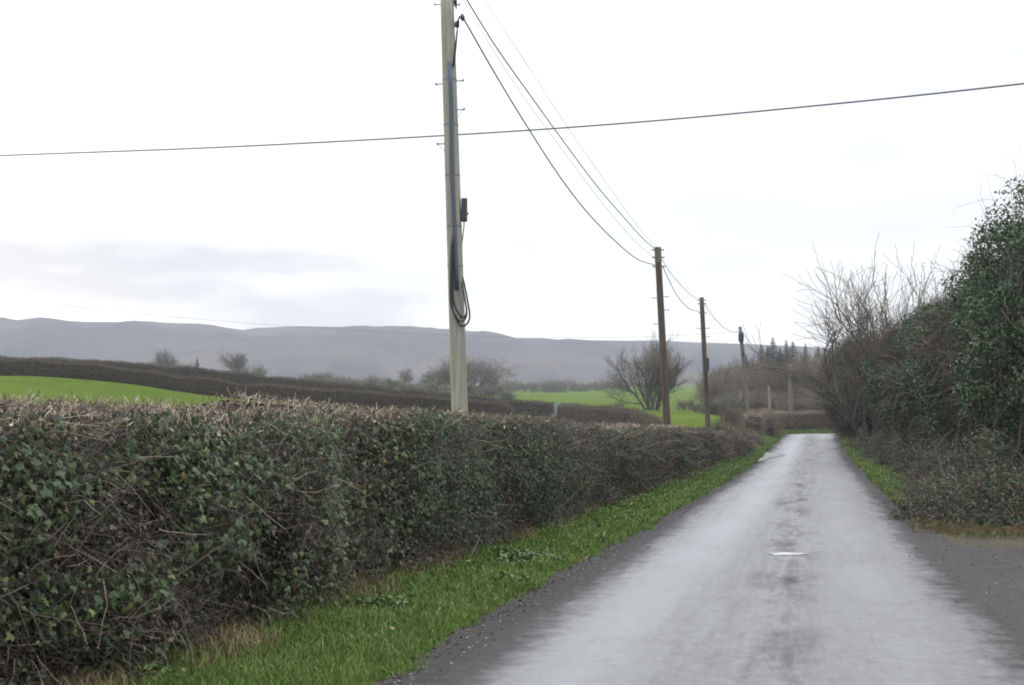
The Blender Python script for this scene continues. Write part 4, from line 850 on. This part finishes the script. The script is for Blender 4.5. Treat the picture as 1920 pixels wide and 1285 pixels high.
def bramble(label, px, d, hgt, rad, seed, green=.25, n=3200):
    rng = np.random.default_rng(seed); x = xat(px, d); z0 = gz(x, d) + .05; root = thing("bramble_thicket", label, "bramble", (x, d, z0))
    a = rng.uniform(0, 6.283, n); r = rad * np.sqrt(rng.uniform(0, 1, n)); zz = hgt * (1 - (r / rad) ** 2) * rng.uniform(.2, 1, n) * (.7 + .6 * fbm(np.stack([np.cos(a) * r * 2, np.sin(a) * r * 2, 0 * r], 1), seed)); P0 = np.stack([np.cos(a) * r, np.sin(a) * r * 1.3, zz], 1)
    D = unit(rdir(n, rng) + np.array([-.2, -.2, .3])); V, Q = twigs(P0, D, rng.uniform(.15, .65, n), np.maximum(.0028, d * .00017) * rng.uniform(.6, 1.2, n), .45, 4, rng, droop=(0, 0, -.5)); o = link("stems", new_mesh("stems", V, Q, MT["twig"]), root); o["kind"] = "stuff"
    m_ = int(n * 1.8); k = rng.integers(0, n, m_); P = P0[k] + rng.normal(size=(m_, 3)) * .1; P[:, 2] = np.maximum(P[:, 2], .03); V, T = leaves(P, rdir(m_, rng) + np.array([-.2, -.4, .6]), rng.uniform(.03, .065, m_) * (1 + d * .006), rng=rng); o = link("dead_leaves", new_mesh("dead_leaves", V, T, MT["bramble"]), root); o["kind"] = "stuff"
    if green:
        m_ = int(n * green * 1.7); k = rng.integers(0, n, m_); P = P0[k] + rng.normal(size=(m_, 3)) * .08; P[:, 2] = np.maximum(P[:, 2], .03); V, T = leaves(P, rdir(m_, rng) + np.array([-.2, -.4, .6]), rng.uniform(.04, .075, m_) * (1 + d * .006), rng=rng); o = link("green_leaves", new_mesh("green_leaves", V, T, MT["ivy_far"]), root); o["kind"] = "stuff"
for k, (px, d, hg, rd, gr, lab) in enumerate([(1800, 23.5, .75, 1.0, .9, "low brown bramble mound at the corner of road and lane mouth"), (1880, 22.3, .9, 1.0, .8, "bramble mound against the foot of the ivy tree at the right edge"), (1840, 25.5, 1.35, 1.2, 1.1, "bramble mound with pale leaves behind the corner mound"), (1815, 28, 1.0, 1.1, .9, "brown bramble thicket beside the right verge, second from the corner"), (1915, 24.2, 1.5, 1.1, 1.2, "ivy green bramble heap in front of the trunk at the right edge"), (1825, 32, 1.7, 1.4, .9, "tall brown thicket in the dark hollow under the domed ivy tree"), (1790, 36, 1.5, 1.3, .7, "grey brown thicket at the inner end of the right grass strip"), (1762, 42, 1.8, 1.4, .7, "purplish thicket below the green tufted thorn tree"), (1722, 50, 1.9, 1.5, .6, "dark thicket below the leafless purple brown thorn"), (1688, 60, 1.9, 1.5, .7, "thicket below the last ivy footed thorn tree"), (1650, 74, 1.8, 1.5, .15, "small far thicket at the inside of the road bend"), (1632, 90, 1.6, 1.6, .1, "farthest brown thicket where the road disappears")]):
    bramble(lab, px, d, hg, rd, 200 + k, gr, 3400 if d < 35 else 2600)

# ------------------------------------------------------------------ poles and lines
def pole(name, label, pxb, pyb, pxt, pyt, d, r0, r1, m, group):
    a = at(pxb, pyb, d); b_ = at(pxt, pyt, d); k = (b_ - a) / (b_.z - a.z); zg = gz(a.x, d) - .3; foot = a + k * (zg - a.z)
    root = thing(name, label, "utility pole", tuple(foot), group); pts = [foot + (b_ - foot) * t for t in np.linspace(0, 1, 12)]
    V, Fs = tube1(pts, np.linspace(r0, r1, 12), 16); o = part("shaft", V, Fs, m, root, smooth=False)
    for p_ in o.data.polygons: p_.use_smooth = len(p_.vertices) == 4
    return root, foot, b_
def on_pole(foot, top, r0, r1, py, d):
    f = (zat(py, d) - foot.z) / (top.z - foot.z); return foot + (top - foot) * f, r0 + (r1 - r0) * f
def step_bolt(root, c, r, side, Lb=.145, brace=True, sc=1.0):
    s_ = Vector((side, -.15, 0)).normalized(); a = c + s_ * (r * .9); e = c + s_ * (r + Lb) + Vector((0, 0, .01 * side))
    pr = [tube1([a, e], .010 * sc, 6), tube1([e - Vector((0, 0, .02)), e + Vector((0, 0, .025))], .014 * sc, 6)]
    if brace: pr.append(tube1([e - s_ * .01, c + s_ * (r * .98) - Vector((0, 0, .13))], .004 * sc, 4))
    V, Fs = join(pr); part("step_bolt", V, Fs, MT["steel"], root)
GP = "wooden utility poles along the roadside hedge"
d1 = 24.0; R0, R1 = .150, .118
p1, f1, t1 = pole("utility_pole", "tall pale wooden pole nearest the camera with a coil of black cable", 862, 770, 836.5, -55, d1, R0, R1, MT["pole_grey"], GP)
for py, side in ((158, -1), (153, 1), (207, 1), (270, -1), (9, -1), (11, 1)):
    c, r = on_pole(f1, t1, R0, R1, py, d1); step_bolt(p1, c, r, side, .12 if py > 100 else .1, py > 100)
# cable guard down the face of the pole
pts = [on_pole(f1, t1, R0, R1, py, d1) for py in np.linspace(120, 545, 10)]
V, Fs = tube1([c + Vector((.012 + .01 * math.sin(k), -r * .93, 0)) for k, (c, r) in enumerate(pts)], .040, 10); part("cable_guard", V, Fs, MT["conduit"], p1, True)
for py in (150, 235, 330, 425, 500):
    c, r = on_pole(f1, t1, R0, R1, py, d1); V, Fs = tube1([c - Vector((0, 0, .012)), c + Vector((0, 0, .012))], r + .006, 16); part("strap", V, Fs, MT["steel"], p1)
# coil of spare cable
loops = []
for dx, bot, wd, tp in ((0, 612, 15, 520), (-3, 603, 11, 528), (2, 596, 8, 535)):
    L_ = []
    for t in np.linspace(0, 1, 26):
        if t < .5: q = t * 2; px = 850 + dx + (866 - 850) * sstep(.5, 1, q) - 3 * math.sin(q * 3.1); py = 440 + (bot - 440) * math.sin(q * math.pi / 2)
        else: q = (t - .5) * 2; px = 866 + dx * .5 + wd * 1.25 * math.sin(min(1, q * 1.7) * math.pi * .55) - (wd + 2) * q * q; py = bot - (bot - tp) * (1 - math.cos(q * math.pi / 2))
        L_.append(at(px, py, d1 - .17 + .02 * dx))
    V, Fs = tube1(L_, .0155, 8); loops.append((V, Fs)); part("cable_loop", V, Fs, MT["rubber"], p1, True)
# terminal box on the right of the pole, with its tail
c, r = on_pole(f1, t1, R0, R1, 394, d1); bc = at(870.5, 394, d1)
def boxmesh(c, hx, hy, hz, bev=.15):
    xs = [(-1, -1 + bev), (-1 + bev, -1), (1 - bev, -1), (1, -1 + bev), (1, 1 - bev), (1 - bev, 1), (-1 + bev, 1), (-1, 1 - bev)]; V = []
    for z, k in ((-1, .85), (-.92, 1), (.92, 1), (1, .85)): V += [(c.x + x * hx * k, c.y + y * hy * k, c.z + z * hz) for x, y in xs]
    Q = [(i * 8 + j, i * 8 + (j + 1) % 8, i * 8 + 8 + (j + 1) % 8, i * 8 + 8 + j) for i in range(3) for j in range(8)]
    return np.array(V), [np.array(Q), np.array([list(range(8))[::-1], list(range(24, 32))])]
V, Fs = boxmesh(bc, .052, .075, .20); tb = part("terminal_box", V, Fs, MT["box"], p1)
kn = at(877, 401, d1); V, Fs = tube1([kn - Vector((.03, 0, 0)), kn + Vector((.012, 0, 0))], .022, 8); o = part("knob", V, Fs, MT["box"], tb, org=(0, 0, 0)); o.location = (0, 0, 0)
o.data.transform(Matrix.Translation(-Vector(p1.location)))
V, Fs = tube1([at(870, 413, d1), at(870, 425, d1), at(868, 440, d1), at(866, 458, d1), at(865, 520, d1 - .05)], .011, 6); part("tail_cable", V, Fs, MT["rubber"], p1, True)
# dead end hook and drooping lead at the top
ins = at(868, 33, d1 - .1)
V, Fs = join([tube1([at(853, 46, d1), at(858, 46, d1)], .055, 8), tube1([at(858, 52, d1), at(858.5, 40, d1)], .03, 8)]); part("bracket", V, Fs, MT["box"], p1)
V, Fs = tube1([at(866, 27, d1 - .1), at(867, 33, d1 - .1), at(869, 39, d1 - .1)], [.03, .045, .028], 8); part("insulator", V, Fs, MT["porcelain"], p1, True)
V, Fs = tube1([at(868, 33, d1 - .1), at(862, 31, d1 - .08), at(858.5, 40, d1 - .05), at(857, 60, d1), at(854, 95, d1 - .08), at(850, 125, d1 - .12)], .016, 8); part("lead", V, Fs, MT["rubber"], p1, True)
V, Fs = join([tube1([at(850, 3, d1), at(857, 3, d1)], .05, 8), tube1([at(854.5, 8, d1), at(855.5, 18, d1)], [.03, .008], 6)]); part("bracket", V, Fs, MT["porcelain"], p1)

d2 = 53.7; p2, f2, t2 = pole("utility_pole", "dark brown pole with green weathered top, second pole from the camera", 1250.5, 795, 1233, 465, d2, .150, .125, MT["pole_brown"], GP)
for py, side in ((559, -1), (557, 1), (582, 1), (608, -1)): c, r = on_pole(f2, t2, .15, .125, py, d2); step_bolt(p2, c, r, side, .17, False, 1.6)
a_, r_ = on_pole(f2, t2, .15, .125, 466, d2); b2_, _ = on_pole(f2, t2, .15, .125, 492, d2)
V, Fs = tube1([b2_, a_ + Vector((0, 0, .04))], .134, 14); part("top_sleeve", V, Fs, MT["pole_green"], p2, label="green algae covered pole top")
for py in (469, 483, 500):
    c, r = on_pole(f2, t2, .15, .125, py, d2); V, Fs = tube1([c + Vector((-r - .12, -.04, 0)), c + Vector((r + .12, -.04, 0))], .03, 7); part("insulator_pin", V, Fs, MT["steel"], p2)
d3 = 74.6; p3, f3, t3 = pole("utility_pole", "brown pole carrying a black box midway, third pole from the camera", 1327, 792, 1315.5, 558, d3, .145, .12, MT["pole_brown"], GP)
for py, side in ((616, -1), (616, 1), (632, 1)): c, r = on_pole(f3, t3, .145, .12, py, d3); step_bolt(p3, c, r, side, .2, False, 2.0)
V, Fs = boxmesh(at(1326.5, 684, d3 - .2), .085, .12, .36); part("terminal_box", V, Fs, MT["box"], p3)
V, Fs = tube1([at(1325, 694, d3 - .15), at(1326, 715, d3 - .2), at(1324, 735, d3 - .2), at(1322, 700, d3 - .2)], .03, 6); part("cable_loop", V, Fs, MT["rubber"], p3)
for py in (563, 570, 587):
    c, r = on_pole(f3, t3, .145, .12, py, d3); V, Fs = tube1([c + Vector((-r - .11, -.04, 0)), c + Vector((r + .11, -.04, 0))], .03, 7); part("insulator_pin", V, Fs, MT["steel"], p3)
d4 = 97.0; p4, f4, t4 = pole("utility_pole", "pole with a round drum near its top, fourth pole from the camera", 1404, 780, 1387.5, 613, d4, .15, .12, MT["pole_green"], GP)
c = at(1389.5, 632, d4 - .2); rng = np.random.default_rng(1); V = []
V, Fs = tube1([c - Vector((0, 0, .42)), c - Vector((0, 0, .34)), c - Vector((0, 0, .18)), c + Vector((0, 0, .18)), c + Vector((0, 0, .34)), c + Vector((0, 0, .42))], [.08, .16, .2, .2, .16, .08], 12); part("drum", V, Fs, MT["box"], p4, True)
V, Fs = tube1([at(1393, 645, d4 - .2), at(1395, 668, d4 - .2)], .07, 8); part("cable_guard", V, Fs, MT["conduit"], p4, True)
d5 = 122.0; p5, f5, t5 = pole("utility_pole", "pale far pole with short crossarm standing behind the bend hedge", 1482.5, 765, 1481, 684, d5, .19, .15, MT["pole_green"], GP)
c = at(1481, 684, d5); V, Fs = boxmesh(c, .55, .07, .06); part("crossarm", V, Fs, MT["pole_green"], p5)
for px, py0, py1, d, r, lab in ((1443, 768, 726, 121, .11, "thin grey post left of the far pale pole"), (1602, 795, 752, 121, .13, "short pale post above the hedge by the right bushes"), (1390, 776, 735, 135, .09, "slim post behind the fourth pole"), (1037, 800, 779, 48, .05, "small pale stake poking out of the hedge top left of the brown pole")):
    a = at(px, py0, d); b_ = at(px - 1, py1, d); zg = min(gz(a.x, d), a.z); a = Vector((a.x, a.y, zg - .2)); root = thing("wooden_post", lab, "post", tuple(a)); V, Fs = tube1([a, a + (b_ - a) * .5, b_], [r, r * .95, r * .9], 10); part("shaft", V, Fs, MT["post"], root)
    V, Fs = tube1([b_ - Vector((0, 0, .02)), b_ + Vector((0, 0, .03)), b_ + Vector((0, 0, .05))], [r * 1.0, r * .8, r * .2], 10); part("post_top", V, Fs, MT["post"], root)
# grey tank on the hedge line
c = at(1045, 765, 150); c.z = c.z; root = thing("water_tank", "small grey tank at the left end of the short curving dark hedge", "tank", (c.x, c.y, gz(c.x, 149)))
V, Fs = boxmesh(Vector((c.x, 148.4, c.z - .3)), .34, .34, .75); part("body", V, Fs, MT["gate_grey"], root); V, Fs = boxmesh(Vector((c.x, 148.4, c.z + .5)), .38, .38, .06); part("lid", V, Fs, MT["gate_grey"], root)

def wire(label, pts, r, cat="cable", group=None, name="overhead_cable", sides=6):
    """pts: world anchors; interpolated smoothly"""
    P = catmull([tuple(p) for p in pts], 10); r_ = np.linspace(r[0], r[1], len(P)) if hasattr(r, "__len__") else np.full(len(P), r)
    V, Fs = tube1(P, r_, sides); o = part(name, V, Fs, MT["wire"], None, True, org=tuple(P[0])); tag(o, label, cat, group); return o
def span(pa, da, pb, db, mids):
    """end pixels and depths; mids = [(px, py)] on the way, depth from the straight run in plan"""
    A, B = at(*pa, da), at(*pb, db); out_ = [A]
    for px, py in mids:
        k = (px - CX) / F   # plan line A->B meets the sight line X = k*Y (to first order)
        t = (k * A.y - A.x) / ((B.x - A.x) - k * (B.y - A.y)); dm = A.y + (B.y - A.y) * t; out_.append(at(px, py, dm))
    out_.append(B); return out_
GW = "cables strung from pole to pole"
wire("thick sagging cable from the hook on the pale pole down to the brown pole", span((868, 33), d1 - .1, (1231, 498), d2 - .14, [(928, 138), (990, 240), (1050, 332), (1100, 397), (1150, 449), (1195, 486)]), .016, group=GW)
wire("upper cable from beyond the picture top down to the brown pole's green top", span((862, -22), d1, (1231, 469), d2 - .14, [(930, 88), (1000, 187), (1060, 270), (1120, 350), (1175, 414), (1210, 452)]), .0145, group=GW)
wire("faint thin wire just above the upper cable to the brown pole", span((868, -60), d1 + .1, (1238, 470), d2 + .1, [(960, 78), (1060, 232), (1150, 362), (1205, 436)]), .0055, group=GW)
wire("faint thin wire between the two main cables to the brown pole", span((862, -10), d1 + .1, (1226, 483), d2, [(960, 150), (1050, 275), (1130, 382), (1190, 452)]), .0055, group=GW)
wire("lower sagging cable from the brown pole to the third pole", span((1242, 499), d2, (1315, 584), d3 - .1, [(1255, 527), (1268, 552), (1285, 573), (1298, 582)]), .016, group=GW)
wire("upper cable from the brown pole to the third pole", span((1241, 487), d2, (1314, 565), d3 - .1, [(1258, 513), (1275, 533), (1294, 552)]), .013, group=GW)
wire("cable sagging from the third pole to the pole with the drum", span((1321, 570), d3, (1386, 622), d4 - .1, [(1338, 595), (1352, 610), (1368, 621)]), .017, group=GW)
wire("thin wire running down from the pole with the drum to the far pale pole", span((1390, 624), d4, (1481, 690), d5, [(1410, 645), (1440, 670)]), .012, group=GW)
wire("single twisted cable crossing the whole sky behind the pale pole", [at(-260, 303, 33), at(0, 292, 31), at(400, 277, 28.5), at(840, 254, 25.6), at(1200, 229, 23.6), at(1600, 191.5, 21.6), at(1920, 157, 20.2), at(2250, 118, 18.8)], .0135)
wire("hair thin far wire low over the hills on the left", [at(-200, 538, 210), at(0, 559, 200), at(300, 592, 200), at(560, 613, 200), at(860, 629, 200), at(1130, 633, 200), at(1386, 624, 198)], .018)
# fallen stems by the hedge foot
for k, (pa, da, pb, db, r, lab) in enumerate([((553, 1180), 10.9, (632, 1222), 9.9, .011, "pale straw coloured stick lying on the verge grass"), ((868, 1072), 15.3, (903, 1000), 16.2, .008, "thin grey stick leaning from the hedge foot over the grass"), ((205, 1205), 9.6, (275, 1178), 9.9, .009, "dark broken stick at the foot of the near hedge")]):
    A, B = at(*pa, da), at(*pb, db); mid = (A + B) / 2 + Vector((.02, 0, .03)); V, Fs = tube1([A, mid, B], [r, r * .9, r * .5], 7); o = part("stick", V, Fs, MT["straw" if k == 0 else "twig"], None, True, org=tuple(A)); tag(o, lab, "stick")
p = at(1215, 1024, 17.9); p.z = .05; V, Fs = boxmesh(p, .035, .03, .012, .4); o = part("scrap", V, Fs, MT["mark"], None, org=tuple(p)); tag(o, "tiny white scrap of litter on the left road edge", "litter")

# ------------------------------------------------------------------ air
hz = bpy.data.materials.new("haze"); hz.use_nodes = True; t = hz.node_tree; t.nodes.clear(); oo = t.nodes.new("ShaderNodeOutputMaterial"); pv = t.nodes.new("ShaderNodeVolumePrincipled"); pv.inputs["Color"].default_value = (.81, .85, 1.0, 1); pv.inputs["Density"].default_value = 2.9e-4; t.links.new(pv.outputs[0], oo.inputs["Volume"])
xa, ya, za, zb = 2480, 2480, -2.5, 135
V = np.array([(x, y, z) for z in (za, zb) for x, y in ((-xa, -ya), (xa, -ya), (xa, ya), (-xa, ya))]); Q = np.array([(3, 2, 1, 0), (4, 5, 6, 7), (0, 1, 5, 4), (1, 2, 6, 5), (2, 3, 7, 6), (3, 0, 4, 7)])
part("haze", V, Q, hz, kind="stuff")
bpy.context.view_layer.update()
print("lowest ground", float(Z.min()), "tris", sum(len(o.data.loops) - 2 * len(o.data.polygons) for o in S.objects if o.type == "MESH"))
